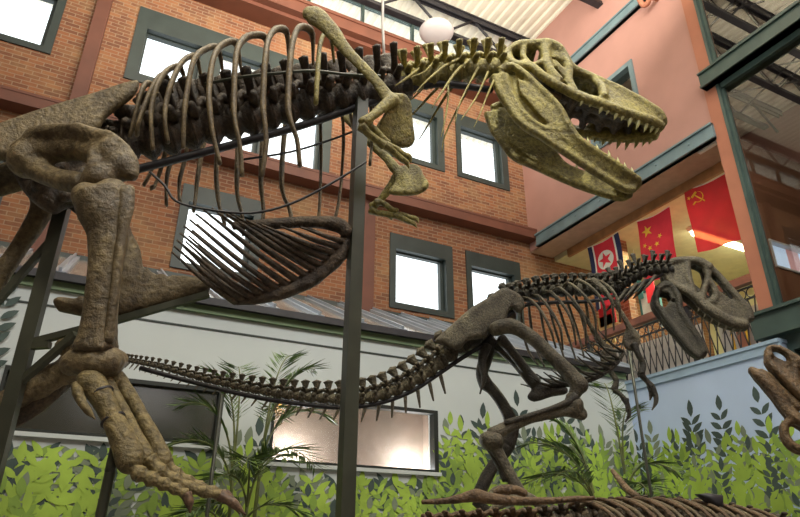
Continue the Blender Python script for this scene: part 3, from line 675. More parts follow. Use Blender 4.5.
# ribs
ribs = [[(158, 95), (150, 84), (143, 88), (136, 112), (130, 137)], [(172, 92), (165, 76), (157, 80), (147, 100), (139, 122), (137, 136)],
        [(188, 90), (180, 68), (168, 70), (158, 84), (152, 105), (151, 122), (153, 150)], [(203, 86), (196, 58), (183, 61), (172, 82), (166, 103), (165, 122), (168, 143)],
        [(224, 80), (218, 49), (204, 50), (193, 62), (186, 98), (184, 120), (183, 148)], [(242, 76), (236, 44), (222, 45), (213, 60), (209, 90), (210, 112), (213, 135), (220, 164)],
        [(268, 70), (266, 40), (255, 35), (243, 40), (236, 56), (234, 100), (235, 122), (240, 146), (242, 176)], [(289, 68), (287, 34), (277, 29), (269, 38), (265, 60), (263, 104), (265, 124), (266, 146), (262, 176)],
        [(313, 64), (312, 34), (301, 27), (294, 37), (290, 62), (288, 104), (291, 122), (297, 140), (300, 166)]]
def riboff(f): 
    pts = ((0, -.07), (.12, -.2), (.25, -.34), (.5, -.52), (.8, -.52), (1, -.44))
    for (a, x), (c, y) in zip(pts, pts[1:]):
        if f <= c: return x + (y-x)*(f-a)/(c-a)
for i, P in enumerate(ribs):
    n = len(P); Q = []
    for j, (x, y) in enumerate(P):
        f = j/(n-1); rr = (3.9 if 0 < f < .35 else 4.5 if f < .75 else 3.6)*(.88+.03*i)
        Q.append((x, y, riboff(f)*(.72+.28*min(1, i/4)), rr if f > 0 else 2.2))
    bone('rib', RX, Q, RB, rex, n=8, flat=(1, .62), ref=RX.n, rough=.1); bone('rib', RX, Q, RB, rex, mirror=True, n=8, flat=(1, .62), ref=RX.n, rough=.1)
bone('rib', RX, [(334, 62, -.08, 2.2), (331, 38, -.2, 3.2), (325, 33, -.26, 3.6), (320, 45, -.34, 3.8), (318, 68, -.44, 4), (316, 103, -.5, 4)], OL, rex, n=8, flat=(1, .62), ref=RX.n)
for P in ([(316, 85), (320, 118), (321, 160), (320, 195), (318, 226)], [(332, 82), (343, 122), (342, 170), (339, 200), (334, 224)], [(352, 84), (350, 110), (356, 140), (357, 158)], [(368, 88), (371, 110), (372, 140), (370, 165)]):
    bone('rib', RX, [(x, y, .05+.4*min(1, j/2), 2.6) for j, (x, y) in enumerate(P)], RB, rex, n=8, flat=(1, .62), ref=RX.n)
# belly ribs: rows of paired rods meeting on the midline keel
keel = [RX.at(x, y, 0) for x, y in ((236, 302), (262, 297), (287, 290), (311, 279), (331, 263), (344, 247), (349, 232))]; K = crom(keel, 10)
outer = [RX.at(x, y, o) for x, y, o in ((172, 252, -.30), (177, 240, -.32), (184, 226, -.34), (196, 214, -.34), (212, 208, -.34), (232, 214, -.32), (262, 225, -.3), (300, 227, -.22))]; U = crom(outer, 10)
for i in range(15):
    f = i/14; a = K[min(len(K)-1, int(f*(len(K)-8)))]; c = U[min(len(U)-1, int(f*(len(U)-1)))]; md = a.lerp(c, .45) + Vector((0, 0, -.045)) - RX.n*.08
    for mr in (0, 1):
        P = [a, md, c] if not mr else [RX.mir(a), RX.mir(md).lerp(md, .35)+Vector((0, 0, .12)), RX.mir(c).lerp(c, .45)+Vector((0, 0, .16))]
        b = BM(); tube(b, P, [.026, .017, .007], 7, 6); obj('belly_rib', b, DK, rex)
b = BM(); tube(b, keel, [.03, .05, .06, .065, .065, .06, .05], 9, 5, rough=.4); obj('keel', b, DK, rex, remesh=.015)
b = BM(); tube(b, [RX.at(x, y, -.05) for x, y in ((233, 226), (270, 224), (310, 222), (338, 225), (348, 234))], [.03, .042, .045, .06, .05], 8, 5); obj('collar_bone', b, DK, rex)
# shoulder girdles and arms
for mr in (False, True):
    c1 = OL; SHIFT = RX.d*.27 if mr else Vector()
    b = BM()
    V, r = PT(RX, [(305, 12, -.50, 9), (315, 16, -.50, 13), (329, 28, -.50, 10.5), (346, 50, -.50, 7.5), (362, 66, -.50, 7), (377, 82, -.49, 7), (388, 97, -.48, 8), (398, 106, -.46, 9)], mr); tube(b, V, r, 10, 5, flat=(.42, 1), ref=RX.n, rough=.1)
    V = [RX.at(x, y, o) for x, y, o in ((385, 97, -.48), (402, 94, -.46), (411, 103, -.42), (413, 122, -.36), (415, 142, -.30), (404, 148, -.32), (384, 143, -.36), (374, 134, -.40), (377, 124, -.43), (384, 113, -.46))]
    plate(b, [RX.mir(v)+SHIFT for v in V] if mr else V, RX.n, .035); obj('shoulder_blade', b, c1, rex, remesh=.016)
    bone('upper_arm', RX, [(392, 100, -.50, 8), (383, 107, -.54, 6), (371, 117, -.58, 5), (362, 124, -.58, 7)], c1, rex, mr, knobs=[(393, 101, -.5, 8)])
    bone('forearm', RX, [(361, 126, -.58, 6), (368, 133, -.56, 4), (378, 141, -.52, 4), (384, 146, -.50, 5)], c1, rex, mr)
    bone('forearm', RX, [(364, 124, -.54, 5), (373, 128, -.52, 3.5), (382, 138, -.50, 3.5), (388, 144, -.48, 4)], c1, rex, mr)
    for d in (0, 1): bone('finger', RX, [(385, 145, -.5, 4.5), (393+2*d, 151-2*d, -.48, 4), (400+2*d, 158-4*d, -.46, 3.5), (406+3*d, 162-5*d, -.45, 3), (409+2*d, 168-5*d, -.44, .8)], c1, rex, mr, n=8)
SHIFT = Vector()
# hips
for mr in (False, True):
    V = [RX.at(x, y, -.20) for x, y in ((-60, 150), (-20, 132), (20, 117), (60, 104), (100, 92), (124, 84), (140, 82), (134, 96), (118, 108), (106, 118), (96, 132), (60, 152), (10, 158), (-40, 168))]
    b = BM(); plate(b, [RX.mir(v) for v in V] if mr else V, RX.n, .05); obj('hip_blade', b, TN, rex, remesh=.018)
b = BM()
V = [RX.at(x, y, 0) for x, y in ((121, 222), (129, 226), (137, 255), (150, 272), (180, 279), (203, 276), (211, 284), (206, 296), (185, 303), (150, 313), (122, 319), (92, 318), (66, 313), (53, 305), (58, 297), (80, 299), (100, 296), (114, 280), (117, 250))]
plate(b, V, RX.n, .085); V, r = PT(RX, [(100, 170, 0, 13), (112, 200, 0, 10), (122, 232, 0, 9), (128, 255, 0, 13), (128, 285, 0, 16)]); tube(b, V, r, 10, 5)
V, r = PT(RX, [(60, 305, 0, 8), (90, 308, 0, 9), (130, 306, 0, 13), (170, 294, 0, 13), (203, 287, 0, 10)]); tube(b, V, r, 10, 5); obj('pubic_boot', b, TN, rex, remesh=.02)
b = BM(); plate(b, [RX.at(x, y, -.02) for x, y in ((10, 158), (40, 144), (80, 142), (112, 150), (122, 172), (114, 196), (92, 210), (70, 206), (52, 214), (30, 200), (16, 180))], RX.n, .07)
for q in ((40, 184, -.12, 9), (66, 196, -.12, 7), (84, 176, -.10, 10), (58, 166, -.12, 9), (100, 200, -.1, 8)): v = RX.at(*q[:3]); blob(b, v, px(v, q[3]))
obj('hip_socket_shade', b, DK, rex, remesh=.016)  # dark filler plate put in for the shaded hollows around the hip
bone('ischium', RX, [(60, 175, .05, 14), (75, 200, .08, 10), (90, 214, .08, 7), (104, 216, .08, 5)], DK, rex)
# near leg
b = BM()
V, r = PT(RX, [(30, 168, -.26, 19), (42, 152, -.34, 17), (64, 149, -.44, 13), (88, 150, -.54, 13), (108, 158, -.64, 17)]); tube(b, V, r, 12, 5, rough=.2)
for q in ((120, 166, -.72, 17), (100, 178, -.74, 17), (28, 160, -.34, 20), (112, 152, -.7, 16)): v = RX.at(*q[:3]); blob(b, v, px(v, q[3]))
V, r = PT(RX, [(30, 166, -.34, 12), (55, 178, -.44, 11), (84, 184, -.56, 12)]); tube(b, V, r, 10, 4)
V, r = PT(RX, [(14, 150, -.30, 6), (36, 134, -.42, 8), (64, 131, -.54, 8), (90, 134, -.64, 8), (112, 143, -.72, 9), (130, 160, -.74, 8), (132, 178, -.74, 8)]); tube(b, V, r, 9, 5, rough=.5)
V, r = PT(RX, [(96, 150, -.72, 8), (92, 166, -.76, 6), (84, 186, -.72, 7)]); tube(b, V, r, 8, 4, rough=.5)
obj('thigh_bone', b, TN, rex, remesh=.018)
b = BM()
V, r = PT(RX, [(100, 196, -.74, 25), (104, 212, -.74, 24), (108, 236, -.73, 19), (105, 270, -.72, 16.5), (101, 305, -.70, 17), (98, 332, -.68, 19), (95, 350, -.66, 22)]); tube(b, V, r, 14, 5, rough=.15)
for q in ((86, 196, -.76, 15), (112, 196, -.74, 19)): v = RX.at(*q[:3]); blob(b, v, px(v, q[3]))
obj('shin_bone', b, TN, rex, remesh=.02)
bone('fibula', RX, [(126, 190, -.78, 9), (126, 208, -.80, 8), (121, 240, -.80, 5), (116, 280, -.78, 4.5), (111, 320, -.75, 5), (107, 342, -.72, 7)], TN, rex)
b = BM()
for q in ((72, 364, -.62, 13), (88, 362, -.66, 15), (108, 362, -.66, 17), (118, 360, -.62, 11), (96, 352, -.66, 16)): v = RX.at(*q[:3]); blob(b, v, px(v, q[3]))
V, r = PT(RX, [(70, 362, -.62, 13), (95, 362, -.68, 15), (117, 361, -.62, 13)]); tube(b, V, r, 12, 4); obj('ankle_bone', b, TN, rex, remesh=.02)
mts = [[(90, 382, -.68, 15), (100, 394, -.69, 12.5), (112, 417, -.70, 11), (123, 440, -.71, 13), (130, 460, -.72, 15)], [(114, 378, -.58, 11), (127, 392, -.58, 8), (141, 415, -.6, 7), (154, 440, -.62, 9), (163, 462, -.64, 11)], [(101, 378, -.63, 10), (116, 400, -.64, 8), (131, 428, -.65, 8), (145, 458, -.68, 11)]]
for P in mts: bone('foot_bone', RX, P, M['legol'], rex, n=12, knobs=[P[0], P[-1]])
for x, y in ((101, 394), (113, 420)):
    v = RX.at(x, y, -.69); d = (RX.at(x+4, y+8, -.70)-v).normalized(); b = BM(); tube(b, [v-d*.006, v+d*.006], px(v, 12.3), 16, 1); obj('steel_strap', b, M['black'], rex)
bone('dewclaw', RX, [(75, 384, -.72, 4), (78, 392, -.74, 5.5), (81, 400, -.75, 4.5), (87, 410, -.75, 4), (95, 419, -.75, .8)], M['legol'], rex)
toes = [[(129, 462), (140, 474), (152, 479), (164, 484), (176, 489), (186, 494), (189, 501), (190, 513)], [(148, 460), (161, 472), (174, 480), (190, 488), (205, 492), (220, 495), (233, 503), (246, 515)], [(166, 464), (176, 474), (188, 481), (200, 487), (214, 491), (224, 494), (230, 500), (240, 514)]]
for ti, P in enumerate(toes):
    o = -.74 + .05*ti
    for j in range(len(P)-2):
        (x0, y0), (x1, y1) = P[j], P[j+1]; r0 = (9.5-.8*j)*(1.0 if ti != 2 else .85)
        bone('toe_bone', RX, [(x0, y0, o, r0), (x0*.5+x1*.5, y0*.5+y1*.5, o, r0*.68), (x1, y1, o, r0*.9)], M['legol'], rex, n=9, k=4)
    bone('toe_claw', RX, [(*P[-3], o, 6), (*P[-2], o, 5), (*P[-1], o, .8)], M['claw'], rex, n=9)
# far leg, trailing out to the left
bone('thigh_bone', RX, [(55, 168, .25, 16), (50, 190, .28, 15), (36, 222, .30, 10), (14, 255, .32, 9), (-6, 282, .34, 12), (-30, 312, .34, 16)], TN, rex, knobs=[(45, 196, .26, 15)])
bone('shin_bone', RX, [(-60, 432, .25, 14), (-20, 414, .25, 12), (20, 396, .25, 12), (52, 378, .24, 14), (74, 366, .22, 16)], TN, rex)
bone('fibula', RX, [(-60, 452, .35, 13), (0, 424, .34, 11), (36, 404, .32, 10), (76, 372, .3, 8)], DK, rex)
bone('ankle_bone', RX, [(62, 352, .0, 8), (66, 345, .0, 9), (74, 352, .0, 10)], TN, rex)

# skull
def strut(b, pl, pts, both=True, n=9, k=4, flat=None, ref=None):
    for mr in ((False, True) if both else (False,)):
        V, r = PT(pl, pts, mr); tube(b, V, r, n, k, flat, ref, rough=.12)
def cross(b, pl, pts, both_r=None):
    for x, y, o, r in pts:
        v = pl.at(x, y, o); tube(b, [v, (v+pl.mir(v))/2 + Vector((0, 0, .02)), pl.mir(v)], px(v, r), 8, 3)
def quad_sheet(b, pl, rows, th, both=True):
    """thin curved sheet through rows of (x, y, offset)"""
    for mr in ((False, True) if both else (False,)):
        g = [[(pl.mir(pl.at(*q)) if mr else pl.at(*q)) for q in row] for row in rows]
        for A_, B_ in zip(g, g[1:]):
            for i in range(len(A_)-1):
                q = [A_[i], A_[i+1], B_[i+1], B_[i]]; nn = (q[1]-q[0]).cross(q[3]-q[0])
                if nn.length < 1e-9: continue
                nn.normalize(); vs = [b.verts.new(p+nn*s) for s in (-th, th) for p in q]
                for fq in ((3, 2, 1, 0), (4, 5, 6, 7), (0, 1, 5, 4), (1, 2, 6, 5), (2, 3, 7, 6), (3, 0, 4, 7)): b.faces.new([vs[z] for z in fq])
hc = RX.at(575, 110, 0); HX = Plane((hc.x, hc.y), R(-28))
b = BM()
top = [(507, 53, -.16, 5), (519, 45, -.18, 5), (533, 44, -.19, 5), (547, 44, -.20, 6), (557, 48, -.19, 6), (563, 57, -.17, 6), (573, 69, -.13, 5), (597, 80, -.10, 5), (621, 92, -.09, 6), (643, 104, -.08, 6), (657, 113, -.06, 6), (663, 121, -.05, 5)]
strut(b, HX, top)
cross(b, HX, [(q[0], q[1]+1, q[2], 5.5) for q in top]+[(585, 75, -.11, 6), (609, 86, -.10, 6), (632, 98, -.09, 6), (650, 108, -.07, 6)])
strut(b, HX, [(516, 64, -.22, 4), (530, 66, -.25, 5), (545, 78, -.27, 5), (562, 88, -.26, 5), (580, 97, -.24, 5), (598, 103, -.22, 5.5), (616, 110, -.19, 6), (636, 117, -.15, 6), (652, 122, -.11, 6), (662, 127, -.06, 5)])
strut(b, HX, [(507, 53, -.17, 5), (511, 62, -.20, 5), (519, 66, -.23, 5), (531, 67, -.25, 5)])
strut(b, HX, [(524, 47, -.19, 3.5), (523, 56, -.21, 3.5), (528, 64, -.23, 4)])
strut(b, HX, [(545, 46, -.20, 6), (546, 58, -.22, 5.5), (550, 70, -.25, 5), (560, 82, -.26, 5)])
strut(b, HX, [(531, 66, -.23, 3), (541, 62, -.23, 3), (547, 60, -.22, 4)])
strut(b, HX, [(561, 56, -.19, 5), (568, 68, -.2, 5), (568, 80, -.22, 5), (574, 92, -.24, 5)])
strut(b, HX, [(553, 62, -.21, 4), (560, 70, -.22, 4), (566, 78, -.22, 4)])
quad_sheet(b, HX, [[(600, 84, -.11), (612, 89, -.11), (624, 94, -.10), (640, 103, -.09), (652, 110, -.08), (660, 117, -.06)], [(600, 94, -.17), (612, 99, -.16), (624, 105, -.15), (638, 111, -.13), (650, 116, -.1), (661, 122, -.06)], [(600, 104, -.22), (614, 110, -.2), (628, 115, -.17), (640, 118, -.14), (652, 122, -.11), (662, 127, -.06)]], .022)
quad_sheet(b, HX, [[(576, 90, -.22), (588, 95, -.22), (602, 98, -.2)], [(576, 97, -.24), (588, 101, -.23), (602, 105, -.21)]], .02)
strut(b, HX, [(594, 80, -.11, 4), (602, 88, -.15, 5), (604, 98, -.2, 5)])
quad_sheet(b, HX, [[(534, 46, -.19), (548, 46, -.19), (558, 50, -.18)], [(547, 58, -.21), (552, 58, -.21), (558, 60, -.2)]], .018)
cran = obj('cranium', b, OL, rex, remesh=.013)
# palate and braincase, recessed between the tooth rows
b = BM()
for x, y, o in ((545, 82, -.2), (560, 91, -.19), (576, 100, -.18), (592, 106, -.17), (608, 112, -.15), (622, 117, -.13), (636, 120, -.11), (648, 123, -.08)):
    v = HX.at(x, y, o) + Vector((0, 0, .03)); q = HX.mir(v); md = (v+q)/2 + Vector((0, 0, .05)); tube(b, [v, md, q], .055, 8, 4, flat=(1, .6))
for s in (False, True):
    V, r = PT(HX, [(512, 66, -.10, 5), (530, 76, -.10, 6), (560, 92, -.09, 7), (590, 105, -.07, 7), (625, 118, -.05, 6)], s); tube(b, V, r, 8, 4)
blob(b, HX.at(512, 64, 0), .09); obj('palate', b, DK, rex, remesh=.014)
bone('quadrate_strut', HX, [(519, 66, -.2, 3), (528, 80, -.22, 3), (545, 92, -.2, 3), (560, 98, -.18, 4)], M['brown'], rex)
def tooth(pl, base, tip, r, mt, parent, mirror=False):
    a, c = pl.at(*base), pl.at(*tip)
    if mirror: a, c = pl.mir(a), pl.mir(c)
    b = BM(); tube(b, [a, a.lerp(c, .5)-pl.d*.004, c-pl.d*.014], [r, r*.8, r*.12], 7, 3); obj('tooth', b, mt, parent)
up_t = [(583, 99, -.235, 7), (592, 102, -.225, 5), (602, 106, -.215, 8), (609, 109, -.205, 6), (617, 112, -.19, 8), (624, 114, -.18, 7), (631, 117, -.165, 10), (639, 119, -.15, 11), (647, 122, -.125, 10), (653, 124, -.10, 9), (658, 126, -.08, 8), (662, 127, -.05, 7)]
for x, y, o, ln in up_t:
    for mr in (False, True): tooth(HX, (x, y, o), (x-1.5, y+ln, o), .022 if ln > 7 else .017, M['tooth'], cran, mr)
# lower jaw
b = BM()
ju = [(499, 71, -.26), (511, 66, -.27), (525, 75, -.27), (541, 90, -.26), (558, 107, -.25), (568, 125, -.24), (580, 141, -.21), (607, 159, -.16), (625, 171, -.12), (639, 181, -.05)]
jl = [(494, 76, -.26), (500, 92, -.26), (510, 108, -.25), (523, 125, -.24), (541, 136, -.22), (562, 150, -.19), (586, 166, -.15), (607, 179, -.11), (625, 189, -.07), (634, 189, -.04)]
strut(b, HX, [(*q, 4.5) for q in ju]); strut(b, HX, [(*q, 4.5) for q in jl])
strut(b, HX, [(503, 76, -.26, 6), (511, 96, -.25, 5), (524, 116, -.24, 5), (542, 129, -.22, 5), (562, 132, -.21, 5)])
quad_sheet(b, HX, [[(517, 78, -.27), (530, 86, -.265), (545, 100, -.255), (558, 113, -.245), (566, 126, -.235)], [(520, 94, -.26), (529, 104, -.255), (539, 116, -.245), (549, 125, -.235), (563, 132, -.225)]], .02)
quad_sheet(b, HX, [[(566, 127, -.235), (580, 142, -.21), (607, 160, -.16), (625, 172, -.12), (638, 182, -.05)], [(550, 136, -.22), (568, 148, -.19), (596, 166, -.145), (617, 178, -.1), (634, 187, -.05)], [(541, 138, -.22), (562, 149, -.19), (586, 165, -.15), (607, 178, -.11), (634, 188, -.04)]], .022)
quad_sheet(b, HX, [[(524, 114, -.24), (545, 128, -.22), (562, 130, -.23)], [(523, 124, -.24), (541, 138, -.22), (556, 142, -.215)]], .02)
quad_sheet(b, HX, [[(498, 72, -.26), (504, 74, -.265)], [(503, 88, -.26), (509, 90, -.26)], [(513, 104, -.25), (518, 102, -.25)]], .025)
cross(b, HX, [(632, 185, -.06, 6), (624, 182, -.08, 5), (637, 183, -.04, 6)])
quad_sheet(b, HX, [[(506, 74, -.23), (521, 78, -.225), (538, 91, -.215), (555, 108, -.205), (565, 125, -.195)], [(503, 90, -.225), (515, 98, -.22), (530, 110, -.21), (545, 121, -.2), (562, 131, -.19)], [(511, 108, -.22), (518, 115, -.21), (526, 124, -.2), (541, 136, -.185), (558, 146, -.18)]], .016)
jaw = obj('lower_jaw', b, OL, rex, remesh=.013)
for x, y, o, ln in ((588, 146, -.2, 9), (597, 152, -.18, 8), (609, 160, -.16, 10), (618, 166, -.14, 9), (625, 171, -.12, 9), (632, 175, -.08, 8)):
    for mr in (False, True): tooth(HX, (x, y, o), (x+1, y-ln, o), .016, M['tooth'], jaw, mr)
# steel rods that carry the bones
def rod(name, pl, pts, r, mt, parent, k=4):
    b = BM(); tube(b, [pl.at(*p) for p in pts], r, 7, k); return obj(name, b, mt, parent)
rod('spine_rod', RX, [(60, 190, 0), (142, 168, 0), (220, 148, 0), (300, 126, 0), (360, 106, 0), (400, 92, 0), (440, 84, 0), (492, 90, 0)], .032, M['black'], rex)
rod('rib_rod', RX, [(205, 84, -.3), (242, 77, -.38), (280, 73, -.42), (313, 71, -.44), (350, 75, -.44), (380, 76, -.4)], .012, M['post'], rex)
rod('rib_wire', RX, [(150, 172, -.35), (165, 186, -.36), (176, 201, -.36), (205, 209, -.36), (250, 213, -.34), (290, 204, -.34), (330, 184, -.36), (366, 162, -.3)], .009, M['black'], rex)
rod('rib_wire', RX, [(240, 160, .1), (290, 152, .1), (330, 140, .1), (362, 128, 0)], .009, M['black'], rex)

# support posts of the large skeleton
def tag1(o, lab, cat, g=None): return tag(o, lab, cat, g)
pb = RX.at(340, 517, -.02); pt = RX.at(361, 100, -.02)
b = BM(); box(b, (pt.x-.047, pt.y-.047, .02), (pt.x+.047, pt.y+.047, pt.z)); box(b, (pt.x-.2, pt.y-.2, 0), (pt.x+.2, pt.y+.2, .02))
tag(obj('support_post', b, M['post'], smooth=False, base=True), 'tall square olive steel post in front of the belly ribs, carrying the big skeleton chest', 'post')
st = thing('support_stand', RX.at(0, 520, .1)*1, 'dark steel stand with leaning post and diagonal braces under the hips of the big skeleton', 'stand')
a = RX.at(66, 196, .1); c = RX.at(0, 447, .1); d = (c-a); e = a + d*((a.z-0.02)/(-d.z))
b = BM(); beam(b, a, e, .085, .085); obj('leaning_post', b, M['post'], st, smooth=False)
for P in (((60, 230, .1), (-20, 322, .12)), ((76, 334, -.1), (18, 384, .1)), ((209, 294, -.05), (111, 322, -.05)), ((111, 322, -.05), (22, 345, .1)), ((50, 345, .05), (20, 347, .1)), ((66, 196, .1), (62, 150, 0))):
    b = BM(); beam(b, RX.at(*P[0]), RX.at(*P[1]), .042, .042); obj('brace', b, M['post'], st, smooth=False)
b = BM(); beam(b, e+Vector((-.15, 0, 0)), e+Vector((.15, 0, 0)), .3, .03); obj('foot_plate', b, M['post'], st, smooth=False)
b = BM(); V = [RX.at(117, 440, -.66), RX.at(110, 472, -.66), RX.at(103, 505, -.66)]; V.append(Vector((V[-1].x-.05, V[-1].y, .03))); tube(b, V, .026, 8, 4)
tag(obj('foot_prop', b, M['post'], base=True), 'dark curved steel prop under the raised foot of the big skeleton', 'prop')
cb = RX.at(384, 56, 0); b = BM(); tube(b, [cb, cb+Vector((-.02, .02, 1.2)), Vector((cb.x-.02, cb.y+.05, ZT-.02))], .014, 6, 3)
tag(obj('hanging_cable', b, M['cable'], base=True), 'pale cable hanging from the ceiling down to the big skeleton shoulders', 'cable')
pp = onX(650, 0, XR-.2); b = BM()
tube(b, [pp+Vector((.18, .25, .35)), pp+Vector((0, .22, .25)), pp+Vector((0, .16, .02)), pp+Vector((0, .06, -.02)), pp+Vector((0, -.02, .05)), pp+Vector((.2, -.03, .1))], .05, 10, 4)
tag(obj('bent_pipe', b, M['orange']), 'short bent salmon pipe at the top of the pink wall beside the upper blue beam', 'pipe')

# ------------------------------------------------------------------ smaller tyrannosaur skeleton behind
TX = Plane((3.44, 4.91), R(-22.6))
G, GD = M['grey'], M['greyd']
tr = thing('tyrannosaur_skeleton', (3.44, 4.91, 0), 'smaller grey tyrannosaur skeleton with long tail, standing in front of the pale blue mural corner', 'dinosaur skeleton')
A, Ln = along(TX, [(125, 360), (160, 367), (200, 378), (240, 387), (280, 394), (318, 398), (350, 399), (380, 395), (410, 383), (436, 366), (455, 350)], 37, pw=1.45)
for i, (c, t, u, f) in enumerate(A):
    r = .016 + .062*f; L_ = Ln*(1.45*max(.012, ((i+.5)/36)**.45)/36)
    vertebra('tail_vertebra', TX, c, t, u, r, L_*.86, .04+.11*f, .028+.05*f, .02+.09*f, G, tr, lean=-.03*f, chev=(.05+.15*f if f < .93 else 0), knob=.006+.022*f)
A, Ln = along(TX, [(455, 350), (475, 338), (495, 318), (515, 298)], 6)
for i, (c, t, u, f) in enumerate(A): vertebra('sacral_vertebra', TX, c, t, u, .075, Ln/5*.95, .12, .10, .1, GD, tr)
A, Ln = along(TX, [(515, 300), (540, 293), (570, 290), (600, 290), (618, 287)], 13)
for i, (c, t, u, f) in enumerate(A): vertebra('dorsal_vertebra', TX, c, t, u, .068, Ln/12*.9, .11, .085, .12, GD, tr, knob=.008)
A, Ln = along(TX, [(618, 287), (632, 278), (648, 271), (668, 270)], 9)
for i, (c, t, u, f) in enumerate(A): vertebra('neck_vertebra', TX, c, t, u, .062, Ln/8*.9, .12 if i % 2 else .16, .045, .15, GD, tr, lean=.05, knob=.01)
for x, y in ((636, 284), (645, 280), (655, 276), (626, 290)): 
    for mr in (0, 1): bone('neck_rib', TX, [(x, y, -.06, 2), (x-6, y+8, -.12, 1.5), (x-12, y+14, -.12, .6)], GD, tr, bool(mr), n=6, k=3)
r2 = [[(522, 297), (531, 300), (541, 311), (550, 328), (556, 348)], [(532, 295), (540, 297), (551, 311), (560, 328), (563, 350)], [(542, 293), (551, 292), (563, 305), (572, 322), (576, 345)], [(552, 291), (560, 288), (574, 301), (584, 318), (586, 346)],
      [(562, 289), (568, 283), (583, 294), (594, 312), (597, 342)], [(573, 288), (578, 280), (593, 289), (604, 306), (606, 340)], [(584, 288), (589, 280), (603, 288), (612, 303), (614, 330)], [(594, 288), (599, 281), (611, 289), (619, 304), (620, 322)]]
for P in r2:
    Q = [(x, y, o, r) for (x, y), o, r in zip(P, (-.06, -.2, -.33, -.38, -.3), (1.4, 1.5, 1.6, 1.5, 1.0))]
    bone('rib', TX, Q, G, tr, n=7); bone('rib', TX, Q, G, tr, True, n=7)
# belly ribs
b0 = [TX.at(x, y, 0) for x, y in ((556, 386), (575, 384), (596, 378), (614, 366), (624, 352))]; K = crom(b0, 8)
for i in range(11):
    a = K[int(i*(len(K)-1)/10)]
    for s in (-1, 1):
        c = a - TX.d*.30 + TX.n*(.16*s) + Vector((0, 0, .05+.12*(i/10))); b = BM(); tube(b, [a, a.lerp(c, .5)-Vector((0, 0, .03)), c], [.018, .013, .006], 6, 4); obj('belly_rib', b, GD, tr)
b = BM(); tube(b, b0, .022, 7, 4); obj('keel', b, GD, tr)
for mr in (False, True):
    c1 = G
    b = BM(); V, r = PT(TX, [(592, 279, -.30, 4), (601, 287, -.32, 3.6), (612, 300, -.33, 3.2), (622, 314, -.33, 3.2), (630, 329, -.31, 4), (633, 338, -.3, 5)], mr); tube(b, V, r, 8, 5, flat=(.5, 1), ref=TX.n)
    V = [TX.at(x, y, -.29) for x, y in ((628, 326), (636, 330), (641, 340), (636, 350), (627, 350), (622, 340))]; plate(b, [TX.mir(v) for v in V] if mr else V, TX.n, .02)
    obj('shoulder_blade', b, c1, tr, remesh=.012)
    bone('upper_arm', TX, [(634, 344, -.32, 4), (638, 354, -.33, 3), (643, 364, -.32, 3), (641, 374, -.32, 3.6)], GD, tr, mr)
    bone('forearm', TX, [(641, 374, -.32, 3.4), (646, 380, -.3, 2.6), (652, 387, -.3, 3.2)], GD, tr, mr)
    bone('finger', TX, [(652, 387, -.3, 3.2), (655, 394, -.3, 2.6), (656, 402, -.3, 2.2), (652, 410, -.3, .7)], GD, tr, mr, n=7)
    bone('finger', TX, [(650, 386, -.27, 3), (651, 394, -.27, 2.2), (650, 400, -.27, .8)], GD, tr, mr, n=7)
    V = [TX.at(x, y, -.17) for x, y in ((434, 341), (450, 326), (469, 309), (487, 298), (503, 288), (520, 295), (525, 306), (519, 314), (510, 309), (504, 324), (490, 331), (485, 338), (468, 341), (461, 349), (450, 349), (443, 345))]
    b = BM(); plate(b, [TX.mir(v) for v in V] if mr else V, TX.n, .045); obj('hip_blade', b, c1, tr, remesh=.014)
b = BM(); V, r = PT(TX, [(500, 338, -.1, 6), (512, 352, -.06, 5), (526, 370, 0, 5), (536, 384, 0, 7)]); tube(b, V, r, 9, 4); V, r = PT(TX, [(498, 345, .14, 6), (515, 362, .1, 5), (534, 384, 0, 6)]); tube(b, V, r, 9, 4)
V = [TX.at(x, y, 0) for x, y in ((527, 397), (533, 388), (540, 384), (552, 388), (566, 387), (567, 394), (552, 397), (535, 402))]; plate(b, V, TX.n, .05); obj('pubic_boot', b, GD, tr, remesh=.015)
bone('ischium', TX, [(486, 345, .02, 6), (482, 362, .02, 4), (484, 378, .02, 2.6), (480, 394, .02, .8)], GD, tr)
# near leg
bone('thigh_bone', TX, [(497, 328, -.24, 8), (511, 326, -.3, 8), (530, 336, -.34, 7.5), (548, 352, -.36, 7), (566, 370, -.37, 8), (580, 386, -.37, 9)], G, tr, knobs=[(496, 329, -.24, 8), (580, 385, -.37, 9), (575, 393, -.36, 7)])
bone('shin_bone', TX, [(578, 410, -.37, 9), (560, 411, -.36, 6.5), (535, 417, -.34, 6), (510, 426, -.32, 6.5), (490, 436, -.3, 8)], G, tr, knobs=[(576, 404, -.4, 8), (581, 414, -.36, 7), (572, 398, -.37, 7)])
bone('fibula', TX, [(576, 396, -.42, 5), (566, 403, -.42, 3), (540, 412, -.40, 2.5), (505, 423, -.36, 3)], GD, tr)
bone('ankle_bone', TX, [(489, 434, -.34, 9), (490, 441, -.32, 10), (500, 446, -.3, 8)], G, tr, knobs=[(486, 440, -.26, 8), (496, 440, -.36, 8)])
bone('foot_bone', TX, [(494, 446, -.31, 7), (502, 460, -.32, 5.5), (512, 478, -.33, 5.5), (521, 496, -.34, 7)], G, tr)
bone('foot_bone', TX, [(490, 446, -.27, 5), (498, 462, -.28, 4), (507, 480, -.3, 5)], GD, tr)
for j, P in enumerate(([(518, 494), (508, 490), (496, 491), (486, 497)], [(522, 498), (512, 500), (500, 505), (488, 512)], [(524, 497), (534, 501), (544, 508), (552, 514)])):
    bone('toe_bone', TX, [(*q, -.34-.04*j, r) for q, r in zip(P, (6, 5, 4.5, 2))], G, tr, n=9)
